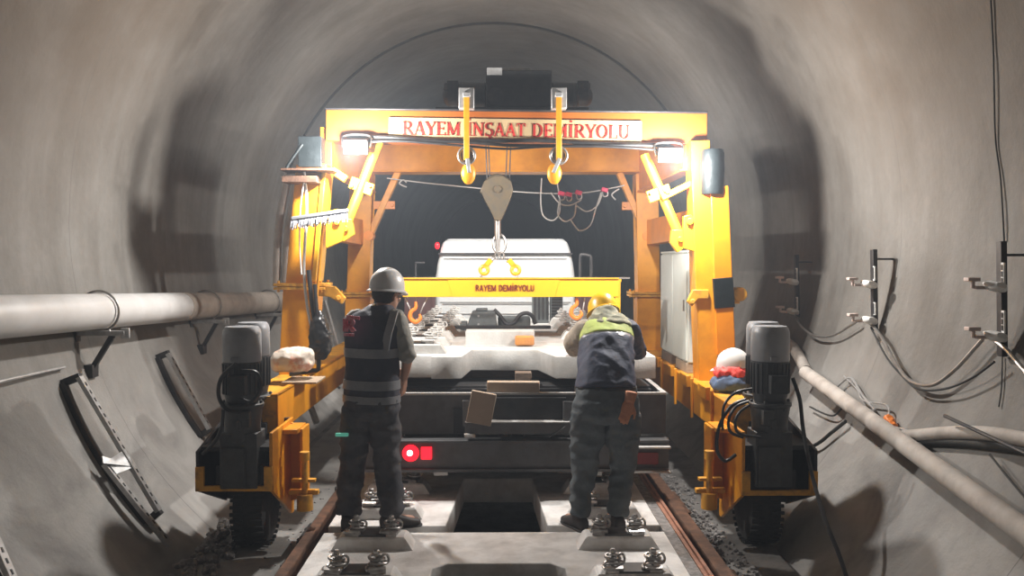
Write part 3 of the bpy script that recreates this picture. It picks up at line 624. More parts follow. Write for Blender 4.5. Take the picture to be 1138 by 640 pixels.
for x, y, s in ((462,349,-1),(641,345,1)):
    c = P(x,y,SD)
    hk2 = MB().tube([c+V((s*.0,0,.12)), c+V((0,0,.06)), c+V((-.045,0,.02)), c+V((-.05,0,-.04)), c+V((0,0,-.075)), c+V((.045,0,-.04)), c+V((.035,0,.0))], [.012,.018,.02,.022,.022,.018,.009], 10)
    t = empty('sling_hook', c+V((0,0,-.1)), ('orange safety hook hanging by the left end of the small yellow beam' if s < 0 else 'orange safety hook hanging beside the yellow hard hat'), 'hook')
    hk2.build('hook_body', 'hook_orange', t); MB().cyl(c+V((0,0,.11)), V((c.x,SD,z0+.01)), .009, n=8).build('chain', 'steel', t)
for x0,x1 in ((450,461),(475,463),(640,633),(650,646)):
    o = MB().tube([P(x0,331,SD+.03), P((x0+x1)/2,343,SD+.02), P(x1,360,SD+.25)], .006, 6).build('sling_rope', 'rope_white'); tag(o, {450:'pale rope hanging behind the grey hard hat from the small yellow beam',475:'pale rope slanting left below the small yellow beam at the left hook',640:'pale rope just left of the right orange hook',650:'pale rope just right of the right orange hook'}[x0], 'rope')
# cables slung under the sign
for i, (dy, r_) in enumerate(((0,.016),(3.5,.014),(6,.010))):
    xs = [(385,155),(430,154),(475,156),(520,158),(560,160),(600,159),(650,160),(700,161),(745,163)]
    o = MB().tube([P(x+i*3,y+dy-2+1.5*math.sin(x*.03+i*2),NY-.06-.02*i) for x, y in xs], r_, 8).build('power_cable', 'black'); tag(o, ['thick black cable along the lower edge of the lettered panel, topmost of three','black cable along the lettered beam, middle one of three','thin black cable sagging under the lettered beam, lowest of three'][i], 'cable')
# thin rope line with coils and pink clips under the rear beam
RD = 9.9
o = MB().tube([P(430,198,RD),P(470,203,RD),P(520,208,RD),P(560,212,RD),P(612,215,RD),P(650,214,RD),P(680,209,RD),P(694,206,RD)], .007, 6).build('guy_rope', 'rope_white'); tag(o, 'thin pale rope stretched across under the rear crane beam', 'rope')
for pts, lb_, m_ in (([(602,198),(601,225),(604,240),(614,245),(621,238),(622,222),(618,196)], 'white cord loop hanging from the right pulley', 'rope_white'),
    ([(612,214),(622,226),(634,228),(646,222)], 'short white cable looped between the pink clips', 'rope_white'),
    ([(622,222),(620,238),(628,246),(638,240),(640,226)], 'small cable coil below the pink clips', 'rope_white'),
    ([(640,228),(652,235),(664,228),(670,212)], 'pale cable loop right of the pink clips', 'rope_white'),
    ([(634,244),(644,256),(656,250),(662,232),(668,214)], 'longest cable loop hanging lowest under the rear beam', 'rope_white'),
    ([(684,222),(680,216),(688,210)], 'short pale cable end near the right knee brace', 'rope_white'),
    ([(452,203),(448,200),(444,204),(452,208)], 'short frayed rope end by the left rear knee brace', 'rope_white')):
    o = MB().tube([P(x,y,RD-.05) for x, y in pts], .008, 6).build('cable_loop', m_); tag(o, lb_, 'cable')
for x, y, lb_ in ((624,215,'pink clamp on the thin rope, first from the right pulley'),(632,216,'pink clamp on the thin rope, second from the right pulley'),(643,214,'pink clamp on the thin rope, standing upright'),(672,211,'pink clamp on the thin rope nearest the right knee brace')):
    c = P(x,y,RD-.06); t = empty('rope_clamp', c, lb_, 'clamp'); MB().box(c, (.07,.05,.045), Matrix.Rotation(R(15),3,'Y')).cyl(c+V((-.02,-.03,-.0)), c+V((-.02,.03,0)), .02, n=10).build('clamp_body', 'pink', t, bev=.006); MB().tube([c+V((-.03,0,-.02)),c+V((-.01,0,-.07)),c+V((.03,0,-.06)),c+V((.03,0,-.01))], .008, 6).build('loop', 'galv', t)
# ------------------------------------------------------------------ things resting on or hung from the crane
bd = 7.30
br_ = empty('broom', P(323,251,bd), 'broom head with grey bristles hung level across the left crane column', 'broom')
a = P(324,243,bd); c = P(387,234,bd)
MB().beam(a, c, .05, .028).build('head', 'motor_grey', br_, bev=.006)
bb = MB(); dx = (c-a)
for i in range(60):
    for j in (-1, 0, 1):
        p = a+dx*((i+.5)/60)+V((0,j*.016,-.01)); q = p+V((random.uniform(-.012,.018)-.01, j*.015+random.uniform(-.006,.006), -random.uniform(.055,.085))); bb.cyl(p, q, .0035, n=4)
bb.build('bristles', 'bristle', br_, smooth=False)
MB().cyl(P(360,238,bd+.02), P(352,330,bd+.10), .012, n=10).build('handle', 'yellow', br_)
cab = empty('control_cabinet', (1.84,8.55,.80), 'tall white steel cabinet on timber blocks behind the right near crane column', 'cabinet')
cab.location = (1.84,8.55,.89); WL[cab.name] = V((1.84,8.55,.89))
MB().span(1.665,2.0,7.95,9.25,.89,1.88).build('body', 'cabinet', cab, bev=.012)
d_ = MB().span(1.650,1.668,7.97,8.60,.91,1.86).build('door', 'cabinet', cab, bev=.004); MB().box((1.645,8.05,1.4), (.012,.03,.10)).build('handle', 'steel', d_, bev=.002)
MB().span(1.650,1.668,8.61,9.23,.91,1.86).build('door', 'cabinet', cab, bev=.004)
MB().span(1.655,2.01,7.94,9.26,1.875,1.895).build('lid', 'cabinet', cab, bev=.003)
o = MB().span(1.655,1.99,7.96,8.45,.80,.89).build('timber_block', 'timber', bev=.006); tag(o, 'brown timber block under the near end of the white cabinet', 'timber block')
o = MB().span(1.66,1.99,8.7,9.22,.80,.89).build('timber_block', 'timber_dark', bev=.006); tag(o, 'dark timber block under the far end of the white cabinet', 'timber block')
# bag on the left base beam
o = MB().loft([(P(325,411,6.95)+V((0,0,0)), (.13,0,0), (0,.10,0)), (P(325,406,6.95), (.155,0,0), (0,.12,0)), (P(325,398,6.95), (.16,0,0), (0,.12,0)), (P(326,391,6.95), (.14,0,0.01), (0,.10,0)), (P(327,387,6.95), (.08,0,0), (0,.05,0))], 28, 2.6).build('cement_bag', 'bag', remesh=.012, disp=(.012,11,(1,1,1))); tag(o, 'crumpled pinkish-white sack lying on the left base beam', 'sack')
o = MB().span(P(313,0,6.85).x,P(352,0,6.85).x,6.75,7.1,.876,.892).build('wood_board', 'timber', bev=.003); tag(o, 'thin board under the crumpled sack on the left base beam', 'board')
p = P(356,372,7.35); o = MB().loft([(p+V((0,0,-.19)), (.05,0,0),(0,.05,0)), (p+V((0.0,0,-.12)), (.085,0,0),(0,.07,0)), (p, (.09,0,0),(0,.075,0)), (p+V((-.01,0,.12)), (.05,0,0),(0,.05,0)), (p+V((-.01,0,.2)), (.015,0,0),(0,.015,0))], 20).build('plastic_bag', 'bag_black', remesh=.011, disp=(.014,13,(1,1,1))); tag(o, 'black plastic bag hanging beside the left near crane column', 'bag')
for i, pts in enumerate(([(338,190),(341,230),(338,290),(340,330),(347,370),(352,405)], [(343,300),(347,340),(352,380),(354,408),(345,412),(322,416)], [(350,316),(352,345),(355,360)], [(338,200),(334,230),(333,270),(335,305)])):
    o = MB().tube([P(x,y,7.38-.02*i) for x, y in pts], [.012,.018,.016,.006][i], 8).build('hose', ['rope_white','black','black','rope_white'][i]); tag(o, ['pale cable running down the left near crane column','thick black hose down to the left base beam and along it','short black hose end above the hanging plastic bag','thin white wire beside the pale cable on the left column'][i], 'hose')
# hard hat and red mesh on the right base beam
HATP = P(816,412,6.9)
jk = MB().loft([(P(816,431,6.85), (.17,0,0),(0,.14,0)), (P(816,424,6.85), (.175,0,0.01),(0,.15,0)), (P(818,417,6.85), (.14,0,0),(0,.11,0)), (P(818,413,6.85), (.06,0,0),(0,.05,0))], 26, 2.5).build('jacket', 'cloth_blue', remesh=.012, disp=(.014,12,(1,1,1))); tag(jk, 'folded dark blue jacket on the right base beam under the red netting', 'jacket')
rm = MB().loft([(P(817,418,6.87), (.15,0,0),(0,.13,0)), (P(817,412,6.87), (.155,0,-.01),(0,.13,0)), (P(817,408,6.87), (.11,0,0),(0,.10,0))], 30, 2.2).build('safety_vest', 'red_mesh', remesh=.009, disp=(.018,17,(1,1,1))); tag(rm, 'crumpled bright red netting vest under the white hard hat', 'vest')
def helmet(name, c, yaw, m, label, tilt=0, sc=1.0):
    rt = Matrix.Rotation(yaw,3,'Z') @ Matrix.Rotation(tilt,3,'X')
    t = empty(name, c, label, 'hard hat')
    b = MB(); n = 36; rings = []
    for h, k in ((0,1.0),(.03,.995),(.06,.96),(.09,.87),(.115,.72),(.135,.52),(.147,.28),(.150,.02)):
        rings.append([V(c)+rt @ V((math.cos(2*PI*i/n)*.108*k*sc, math.sin(2*PI*i/n)*.132*k*sc, h*sc)) for i in range(n)])
    b.poly(rings)
    for x in (-.028, 0, .028):   # crown ridges
        b.tube([V(c)+rt @ V((x*sc, math.sin(a)*.119*sc, (.02+math.cos(a)*.129-abs(x)*.12)*sc)) for a in [R(q) for q in (-62,-40,-20,0,20,40,62)]], .006*sc, 8)
    so = b.build('dome', m, t)
    b = MB(); rings = []
    for k, h, e in ((1.0,.004,1.0),(1.06,0,1.0),(1.12,-.008,1.0),(1.12,-.013,1.0),(1.0,-.006,1.0)):
        ring = []
        for i in range(n):
            a = 2*PI*i/n; pk = max(0, math.sin(a))**3*.26*(k-1)/.12 if k > 1 else 0
            ring.append(V(c)+rt @ V((math.cos(a)*.108*k*sc, math.sin(a)*.132*(k+pk)*sc, (h-.02*max(0,math.sin(a))**3*(k-1)/.12)*sc)))
        rings.append(ring)
    b.poly(rings, closed=True); b.build('brim', m, so)
    return t
helmet('hard_hat', P(815,411,6.88)+V((0,0,.015)), R(60), 'helmet_white', 'white hard hat resting on red netting on the right base beam', sc=1.0)
# big cable loops on the right motor and long black cable
for i, (pts, r_, lb_) in enumerate((([(829,444),(812,452),(799,475),(797,500),(806,512),(818,505)], .012, 'black cable arching widest left of the right gear motor'),
    ([(832,446),(818,452),(810,466),(812,480),(826,486)], .010, 'black cable looping tightly at the left side of the right gear motor'),
    ([(836,432),(818,436),(806,448),(803,462),(803,478)], .009, 'thin dark cable curving from the right gear motor to the base beam'),
    ([(833,450),(822,458),(817,470),(822,482),(845,486)], .010, 'grey-black cable under the right motor flange'))):
    o = MB().tube([P(x,y,5.80-.02*i) for x, y in pts], r_, 8).build('motor_cable', 'black'); tag(o, lb_, 'cable')
o = MB().tube([P(881,420,5.85),P(889,445,5.8),P(893,480,5.7),P(903,530,5.5),P(918,580,5.2),P(932,615,5.05),P(942,645,4.95),P(948,665,4.88)], .013, 8).build('power_cable', 'black'); tag(o, 'long black cable dropping from the right gear motor to the floor in front', 'cable')
for i, (pts, r_, lb_) in enumerate((([(262,404),(246,420),(243,440),(252,455),(268,458)], .013, 'thick black cable bulging out left of the left gear motor'),
    ([(268,412),(285,414),(290,430),(280,446),(266,442)], .011, 'round black cable loop on the face of the left gear motor'),
    ([(248,455),(246,475),(238,492),(225,505)], .011, 'black cable running down from the left gear motor to the wall'))):
    o = MB().tube([P(x,y,5.74-.01*i) for x, y in pts], r_, 8).build('motor_cable', 'black'); tag(o, lb_, 'cable')
# ================================================================== FLATBED WAGON AND ITS LOAD
fw = empty('flatbed_wagon', (.06,9.4,0), 'dark steel flatbed wagon with a lit red tail lamp carrying the white slab', 'wagon')
xl, xr = -1.165, 1.285
b = MB().span(xl,xr,6.80,6.92,.215,.42).span(xl,xr,6.78,6.94,.42,.44).span(xl,xr,6.775,6.80,.20,.225); b.build('rear_bumper', 'trailer', fw, bev=.004)
MB().span(.98,xr,6.72,6.94,.385,.40).span(.98,xr,6.72,6.94,.20,.212).build('bumper_end', 'trailer_light', fw, bev=.003)
lm = MB().cyl((-.68,6.775,.345), (-.68,6.80,.345), .062, n=28).span(-.60,-.52,6.775,6.80,.30,.39).build('tail_lamp', 'lens_red_on', fw, bev=.004); lm['label'] = 'lit red tail lamp'
MB().cyl((-.685,6.77,.348), (-.685,6.776,.348), .022, n=20).build('bulb', 'lens_hot', lm)
r2 = MB().span(1.0,1.20,6.775,6.80,.255,.345).build('tail_lamp', 'lens_red', fw, bev=.004); r2['label'] = 'unlit dull red tail lamp'
# tail frame: upper cross beam with pale top edge, posts, dark opening
MB().span(xl,xr,6.93,6.96,.46,.765).build('tail_board', 'trailer', fw, bev=.004)
MB().span(xl,xr,6.925,6.965,.765,.782).build('tail_edge', 'trailer_light', fw)
MB().span(P(503,0,6.92).x,P(516,0,6.92).x,6.915,6.93,.47,.66).build('slot', 'black', fw)
for x in (xl, xr-.03):
    MB().span(x,x+.03,6.96,11.9,.46,.77).build('side_rail', 'trailer', fw, bev=.003)
    MB().span(x-.004,x+.034,6.96,11.9,.77,.782).build('rail_edge', 'trailer_light', fw)
MB().span(xl,xr,7.40,7.46,.56,.74).span(P(505,0,7.3).x,P(640,0,7.3).x,7.38,7.40,.735,.75).build('cross_member', 'trailer', fw, bev=.003)
MB().span(xl+.03,xr-.03,6.96,7.46,.47,.50).build('light_stop_plate', 'trailer', fw)  # added plate that stops lamp light falling through the tail
MB().span(xl+.03,xr-.03,7.46,11.9,.70,.76).build('deck', 'trailer', fw)
for x in (-.35,.75): MB().span(x,x+.12,7.0,11.9,.45,.70).build('chassis_beam', 'trailer', fw, bev=.003)
# open U frame (hinged step) on the tail board
u = MB(); A = P(517,475,6.82); B = P(634,475,6.82)
u.beam(A, B, .10, .085).beam(P(633,474,6.82), P(633,446,6.86), .10, .05, up=V((0,1,0))).beam(P(520,474,6.82), P(520,445,6.86), .08, .05, up=V((0,1,0)))
u.build('step_frame', 'trailer', fw, bev=.003)
MB().beam(A+V((0,0,.048)), B+V((0,0,.048)), .11, .008).build('step_edge', 'trailer_light', fw)
MB().span(A.x+.2,B.x-.03,6.87,6.91,.56,.75).build('step_dark_panel', 'black', fw)  # black panel standing in for the shade inside the open step
MB().cyl(P(610,486,6.76), P(628,474,6.76), .005, n=6).build('pin', 'trailer', fw)
MB().cyl(P(516,484,6.76), P(528,484,6.76), .016, n=8).build('pin', 'trailer_light', fw)
for x in (490,661): p = P(x,524,6.83); MB().box(p, (.11,.04,.055)).build('bracket', 'trailer_light', fw, bev=.006)
# running gear under the wagon
MB().cyl((-.8,7.9,.34), (1.2,7.9,.34), .06, n=16).lathe((.05,7.66,.30), (0,1,0), [(.03,0),(.10,.03),(.15,.12),(.16,.24),(.15,.36),(.08,.48)], 28).cyl((.05,7.5,.30), (.05,7.68,.30), .05, n=16).build('axle', 'dark_steel', fw)
def tyre(x0, w, y, z, r, par, nm='wheel', hubside=-1):
    b = MB().lathe((x0,y,z), (1,0,0), [(r*.55,.02*w),(r*.6,0),(r*.9,0),(r*.97,w*.06),(r,w*.16),(r,w*.84),(r*.97,w*.94),(r*.9,w),(r*.6,w),(r*.55,w*.98)], 44)
    o = b.build(nm, 'rubber', par); MB().lathe((x0,y,z), (1,0,0), [(.03,w*.1),(r*.3,w*.1),(r*.4,w*.25),(r*.56,w*.06),(r*.56,w*.94),(r*.4,w*.7),(r*.3,w*.9),(.03,w*.9)], 24).build('rim', 'dark_steel', o); return o
for y in (7.9,8.6,11.2):
    for x in (-.80,-.56,.72,.96): tyre(x,.22,y,.30,.30,fw)
for x in (-.80,.72): MB().span(x,x+.46,7.50,7.515,.10,.52).build('mud_flap', 'rubber', fw, bev=.003)
for (x0,x1,z1) in ((P(450,0,11.9).x,P(481,0,11.9).x,1.34),(P(645,0,11.9).x,P(680,0,11.9).x,1.36)):
    MB().span(x0,x1,11.9,11.95,.7,z1).span(x0-.02,x0+.02,11.88,11.97,.5,z1+.03).span(x1-.02,x1+.02,11.88,11.97,.5,z1+.03).build('headboard', 'maroon', fw, bev=.004)
MB().tube([P(462,312,12),P(462,294,12),P(464,292,12),P(472,292,12)], .014, 8).build('stanchion', 'dark_steel', fw)
MB().tube([P(645,312,12),P(645,286,12),P(648,283,12),P(654,284,12),P(657,288,12),P(657,312,12)], .022, 8).build('stanchion', 'dark_steel', fw)
for y in (7.95, 9.6, 11.3):
    o = MB().span(-1.0,1.15,y,y+.12,.76,.86).build('bearer_timber', 'timber_dark', bev=.005); tag(o, {7.95:'dark timber bearer under the notched near end of the loaded white slab',9.6:'dark timber bearer under the middle of the loaded white slab',11.3:'dark timber bearer under the far end of the loaded white slab'}[y], 'timber bearer')
o = MB().span(P(573,0,7.25).x,P(592,0,7.25).x,7.42,7.56,.76,.875).build('packing_block', 'timber_dark', bev=.004); tag(o, 'small dark packing block standing in the notch below the white slab', 'timber block')
o = MB().beam(V((P(541,0,6.98).x,7.0,.822)), V((P(600,0,6.98).x,6.98,.822)), .10, .08).build('timber_plank', 'carton', bev=.004); tag(o, 'short pale brown timber lying flat on the wagon tail', 'timber')
c = P(535,452,6.85)
o = MB().box(c+V((0,-.05,0)), (.19,.13,.24), Matrix.Rotation(R(11),3,'Y') @ Matrix.Rotation(R(-6),3,'X')).build('timber_offcut', 'carton', bev=.004); tag(o, 'short wide brown timber offcut leaning upright on the wagon tail', 'timber')
# on the loaded slab
o = MB().span(P(517,0,8.1).x,P(594,0,8.1).x,8.05,8.32,1.04,1.17).span(P(515,0,8.1).x,P(596,0,8.1).x,8.03,8.34,1.04,1.046).build('concrete_block', 'slab_load', bev=.008); tag(o, 'long low white concrete block lying across the loaded slab', 'concrete block')
p = P(583,377,7.98); o = MB().box((p.x,7.99,1.093), (.17,.09,.085)).build('brick', 'brick', bev=.016); tag(o, 'orange-brown brick in front of the long white block', 'brick')
gn = empty('power_pack', (P(536,0,9.9).x,9.9,1.04), 'squat grey power pack box on the far part of the loaded slab', 'machine')
x0, x1 = P(521,0,9.8).x, P(552,0,9.8).x
MB().prism([V((x0-.04,9.8,1.06)),V((x1+.01,9.8,1.06)),V((x1-.02,9.8,1.25)),V((x0+.03,9.8,1.25))], (0,.30,0)).span(x0+.07,x0+.2,9.85,10.0,1.25,1.28).build('housing', 'machine_grey', gn, bev=.015)
MB().span(x0-.10,x0-.03,9.8,10.1,1.05,1.13).span(x0-.05,x1+.02,9.80,10.1,1.04,1.06).build('base', 'machine_grey', gn, bev=.008)
MB().cyl(V((x0+.1,9.795,1.2)), V((x0+.1,9.80,1.2)), .012, n=10).cyl(V((x0+.1,9.795,1.11)), V((x0+.1,9.80,1.11)), .012, n=10).build('screw', 'galv', gn)
o = MB().tube([P(x,y,9.9) for x, y in ((549,344),(555,350),(563,360),(572,358),(578,350),(586,348),(592,352),(595,360))], .022, 8).build('bent_hose', 'dark_steel'); tag(o, 'dark bent hose arching right of the grey power pack', 'hose')
o = MB().span(P(553,0,9.9).x,P(590,0,9.9).x,9.95,10.2,1.04,1.18).build('tool_case', 'machine_grey', bev=.02); tag(o, 'low grey case behind the bent hose on the slab', 'case')
o = MB().beam(P(499,363.5,9.62), P(612,363.5,9.62), .06, .035).build('steel_bar', 'dark_steel', bev=.004); tag(o, 'long dark steel bar lying across the slab in front of the power pack', 'steel bar')
ex = empty('air_intake', (P(610,0,11.0).x,11.0,1.04), 'dark grey ribbed intake stack standing at the far right of the slab', 'machine')
e0 = MB(); xx = P(592,0,11).x; yy0 = 11.0
e0.span(xx,xx+.20,11.0,11.2,1.04,1.42).span(xx+.22,xx+.37,10.97,11.2,1.04,1.40); e0.build('housing', 'machine_grey', ex, bev=.01)
e1 = MB()
for q in range(4): e1.span(xx+.02+q*.05,xx+.04+q*.05,10.985,11.0,1.08,1.40)
for q in range(9): e1.span(xx+.23,xx+.36,10.955,10.97,1.07+q*.036,1.09+q*.036)
e1.build('rib', 'dark_steel', ex)
# sacks / caps beyond the right clips
for i, (x,y,d) in enumerate(((606,376,9.3),(590,366,10.6))): pass
# ================================================================== WHITE VAN
vx0, vx1 = P(483,0,13).x, P(640,0,13).x; cx = (vx0+vx1)/2; hwv = (vx1-vx0)/2
vn = empty('van', (cx,15.2,0), 'white panel van seen from behind, beyond the wagon', 'van')
secs = []; zt = P(0,265,13).z
prof = [(.30,.97),(.6,1.0),(1.55,1.0),(1.75,.975),(zt-.14,.925),(zt-.05,.89),(zt,.83)]
b = MB(); rings = []
for z, k in prof:
    w = hwv*k; yb = 13.0+(.0 if z < 1.7 else (z-1.7)*.10)+(0.05 if z > zt-.02 else 0); yf = 17.4-(.9 if z > 1.5 else 0)-(z*.12)
    r = .07; ring = []
    for sx, sy, a0 in ((1,1,0),(-1,1,90),(-1,-1,180),(1,-1,270)):
        for q in range(5):
            a = R(a0+q*22.5); ccx = cx+sx*(w-r); ccy = (yf-r) if sy > 0 else (yb+r); ring.append(V((ccx+math.cos(a)*r, ccy+math.sin(a)*r, z)))
    rings.append(ring)
b.poly(rings); vo = b.build('body', 'white', vn)
MB().beam(V((cx-hwv*.955,12.99,P(0,282,13).z)), V((cx+hwv*.955,12.99,P(0,282,13).z)), .05, .028).build('gutter_strip', 'dark_steel', vn, bev=.002)
g = MB()
for zz, k in ((P(0,287,13).z,.88),(P(0,336,13).z,.93),(P(0,349,13).z,.93),(1.18,.9)): g.beam(V((cx-hwv*k,12.995,zz)), V((cx+hwv*k,12.995,zz)), .02, .012)
g.build('panel_seam', 'galv', vn)
MB().box((cx,12.985,.42), (hwv*1.9,.12,.14)).build('bumper', 'dark_steel', vn, bev=.01)
for x in (vx0+.02, vx1-.26):
    for y in (13.9,16.5): tyre(x,.24,y,.36,.36,vn)
MB().ell(P(486,273,13.0), (.035,.03,.05)).build('marker_lamp', 'lens_red_on', vn)
MB().span(vx0-.14,vx0-.02,14.8,14.85,1.3,1.6).span(vx1+.02,vx1+.14,14.8,14.85,1.3,1.6).build('mirror', 'black', vn, bev=.01)
# ================================================================== PEOPLE
def rotz(v, a): return Matrix.Rotation(a,3,'Z') @ V(v)
def limb(b, pts, rs, n=20): b.tube(pts, rs, n, smooth=True, round_=True)
def hand(b, w, d, pn, side, curl=.5, s=1.0):
    """w wrist, d direction along the hand, pn palm normal (fingers curl towards it), side: direction of the thumb"""
    w = V(w); d = V(d).normalized(); pn = (V(pn)-d*V(pn).dot(d)).normalized(); sd = d.cross(pn).normalized()
    if sd.dot(V(side)) < 0: sd = -sd
    b.loft([(w-d*.01, sd*.028*s, pn*.019*s),(w+d*.03*s, sd*.036*s, pn*.017*s),(w+d*.075*s, sd*.042*s, pn*.015*s),(w+d*.088*s, sd*.038*s, pn*.012*s)], 20, 2.6)
    for k, L in enumerate((.070,.078,.073,.058)):
        off = sd*(.030-.020*k)*s; p0 = w+d*.078*s+off; dd = d; pts = [p0-d*.015]; ang = 0; p = p0
        for seg in (.46,.30,.24):
            pts.append(p.copy()); dd = d*math.cos(ang)+pn*math.sin(ang); p = p+dd*L*seg*s; ang += curl
        pts.append(p); b.tube(pts, [.009*s,.009*s,.0088*s,.008*s,.007*s], 10, round_=True)
    t0 = w+d*.028*s+sd*.026*s; t1 = t0+(sd*.6+d*.75+pn*.25).normalized()*.038*s; t2 = t1+(sd*.25+d*.9+pn*.45).normalized()*.03*s; t3 = t2+(d*.8+pn*.6).normalized()*.022*s
    b.tube([t0-sd*.012,t0,t1,t2,t3], [.012*s,.012*s,.0105*s,.0095*s,.008*s], 10, round_=True)
def head(b, c, u, f, up, s=1.0):
    M3 = Matrix((u,f,up)).transposed()
    def e(x,y,z,rx,ry,rz): b.ell(V(c)+M3 @ V((x*s,y*s,z*s)), (rx*s,ry*s,rz*s), M3, 24)
    e(0,-.012,.02,.078,.094,.092); e(0,.022,-.035,.060,.070,.078); e(0,.055,-.085,.030,.028,.026); e(0,.005,-.05,.056,.066,.06)
    e(0,.098,-.018,.013,.020,.024); e(0,.090,.005,.010,.014,.026); e(0,.082,-.058,.026,.014,.007); e(0,.083,-.068,.022,.013,.007)
    for sx in (-1,1):
        e(sx*.078,-.005,-.012,.010,.020,.032); e(sx*.032,.086,.022,.022,.010,.008); e(sx*.040,.070,-.02,.022,.018,.018)
def person(name, label, J, u, f, mats, opts):
    """J: joint points; u: person's right; f: facing"""
    up = V((0,0,1)); t = empty(name, V(((J['ank'][0].x+J['ank'][1].x)/2, (J['ank'][0].y+J['ank'][1].y)/2, 0)), label, 'person')
    sp_ = J['spine']; hu = J.get('hup', up); hf = J.get('hf', f); hu_r = J.get('hr', u)
    # ---- body
    b = MB()
    b.loft([(p, a*.93, c*.93) for p, a, c in sp_], 24, 2.2)
    limb(b, [J['neck0'], J['head']+hu*(-.07)-hf*.02], [.058,.052])
    head(b, J['head'], hu_r, hf, hu)
    for i in (0,1):
        limb(b, [J['sho'][i], J['elb'][i], J['wri'][i]], [.052,.040,.026], 16)
        hd = J['hand'][i]; hand(b, J['wri'][i], hd[0], hd[1], hd[2], hd[3])
        limb(b, [J['hip'][i], J['kne'][i], J['ank'][i]], [.080,.056,.038], 16)
        limb(b, [J['ank'][i]-up*.035, J['ank'][i]-up*.05+J['toe'][i]*.13], [.035,.028], 12)
    body = b.build('body', 'skin', t, remesh=.0065)
    # ---- hair and face details
    b = MB(); M3 = Matrix((hu_r,hf,hu)).transposed()
    b.ell(J['head']+M3 @ V((0,-.024,.012)), (.083,.088,.088), M3, 24)
    b.build('hair', 'hair', t, remesh=.009, disp=(.003,60,(1,1,1)))
    b = MB()
    for sx in (-1,1): b.ell(J['head']+M3 @ V((sx*.032,.0855,.004)), (.0125,.008,.008), M3, 14)
    b.build('eyes', 'plastic_white', t)
    # ---- trousers
    b = MB(); P0, a0, c0 = sp_[0]
    b.loft([(P0-up*.09, a0*.80, c0*.9),(P0-up*.04, a0*1.0, c0*1.08),(P0+up*.02, a0*1.03, c0*1.08),(J['belt'], a0*.98, c0*1.0)], 26, 2.3)
    for i in (0,1):
        h, k, a = J['hip'][i], J['kne'][i], J['ank'][i]; tr = opts.get('tr', 1.0)
        b.tube([h+up*.02, h.lerp(k,.4), h.lerp(k,.8), k, k.lerp(a,.4), k.lerp(a,.8), a+up*.0], opts.get('legs', (.106,.100,.084,.080,.080,.076,.078)), 22, smooth=True)
    b.build('trousers', mats['trousers'], t, remesh=.010, disp=(.015,8,(.8,.8,1.3)))
    b = MB().loft([(J['belt']-up*.028, a0*1.02, c0*1.05),(J['belt']+up*.008, a0*1.02, c0*1.05)], 30, 2.3); b.build('belt', 'black', t)
    # ---- shoes
    for i in (0,1):
        a = J['ank'][i]; td = J['toe'][i].normalized(); sr = td.cross(up); g = V((a.x,a.y,0)); fl = opts.get('floor', 0)
        b = MB(); g.z = fl
        b.loft([(g-td*.085+up*.045, sr*.026, up*.03),(g-td*.07+up*.05, sr*.038, up*.045),(g-td*.0+up*.055, sr*.043, up*.053),(g+td*.07+up*.045, sr*.045, up*.042),(g+td*.13+up*.035, sr*.047, up*.032),(g+td*.175+up*.03, sr*.040, up*.026),(g+td*.195+up*.026, sr*.022, up*.016)], 22, 2.5)
        b.tube([g+up*.05, g+up*.12], [.046,.048], 18, smooth=False)
        so = b.build('shoe', 'shoe', t, remesh=.008)
        b = MB(); b.loft([(g-td*.09+up*.008, sr*.03, up*.009),(g-td*.06+up*.008, sr*.042, up*.009),(g+td*.05+up*.008, sr*.045, up*.009),(g+td*.13+up*.008, sr*.05, up*.009),(g+td*.19+up*.008, sr*.032, up*.009),(g+td*.205+up*.008, sr*.012, up*.008)], 18, 3); b.build('sole', 'black', so)
    # ---- sleeves
    for i in (0,1):
        s_, e_, w_ = J['sho'][i], J['elb'][i], J['wri'][i]; L = opts['sleeve'][i]; end = e_.lerp(w_, L)
        pts = [s_+(J['neck0']-s_)*.25, s_, s_.lerp(e_,.5), e_, e_.lerp(end,.5), end]; b = MB(); b.tube(pts, [.070,.074,.066,.060,.057,.055], 20, smooth=True, round_=False)
        b.build('sleeve', mats['sleeve'][i], t, remesh=.009, disp=(.007,12,(1,1,1)))
    return t, body
# ---------------- left worker
D = 6.05
f = V((math.sin(R(24)), math.cos(R(24)), 0)); u = V((math.cos(R(24)), -math.sin(R(24)), 0)); up = V((0,0,1))
def Q(x, y, dd=0): return P(x, y, D+dd)
def setz(p, z): p = p.copy(); p.z = z; return p
J = dict(
    ank=[setz(Q(387,575,-.02),.10), setz(Q(436,575,-.03),.10)], kne=[Q(391,516,.02), Q(431,516,.0)], hip=[Q(399,458), Q(426,458,-.03)],
    toe=[(f*.9-u*.35).normalized(), (f*.7+u*.75).normalized()],
    spine=[(Q(413,448), u*.185, f*.125),(Q(413,430), u*.175, f*.12),(Q(414,405), u*.165, f*.112),(Q(414,380), u*.180, f*.122),(Q(415,362,.01), u*.190, f*.118),(Q(418,349,.02), u*.165, f*.095),(Q(423,341,.03), u*.085, f*.07)],
    belt=Q(413,437), neck0=Q(424,348,.02), head=Q(430,328,.06), sho=[Q(394,358,.08), Q(440,357,-.03)],
    elb=[Q(398,392,.22), Q(452,393,-.04)], wri=[Q(425,408,.30), Q(449,420,.06)], hup=(up+f*.12).normalized())
J['hf'] = (f*1.0+u*.25-up*.18).normalized(); J['hr'] = J['hf'].cross(J['hup']).normalized(); J['hup'] = J['hr'].cross(J['hf']).normalized()
J['hand'] = [(u*.9+f*.3-up*.3, -f+0*u, up, .5), (V((-.10,.25,-.9)), -u, f, .45)]
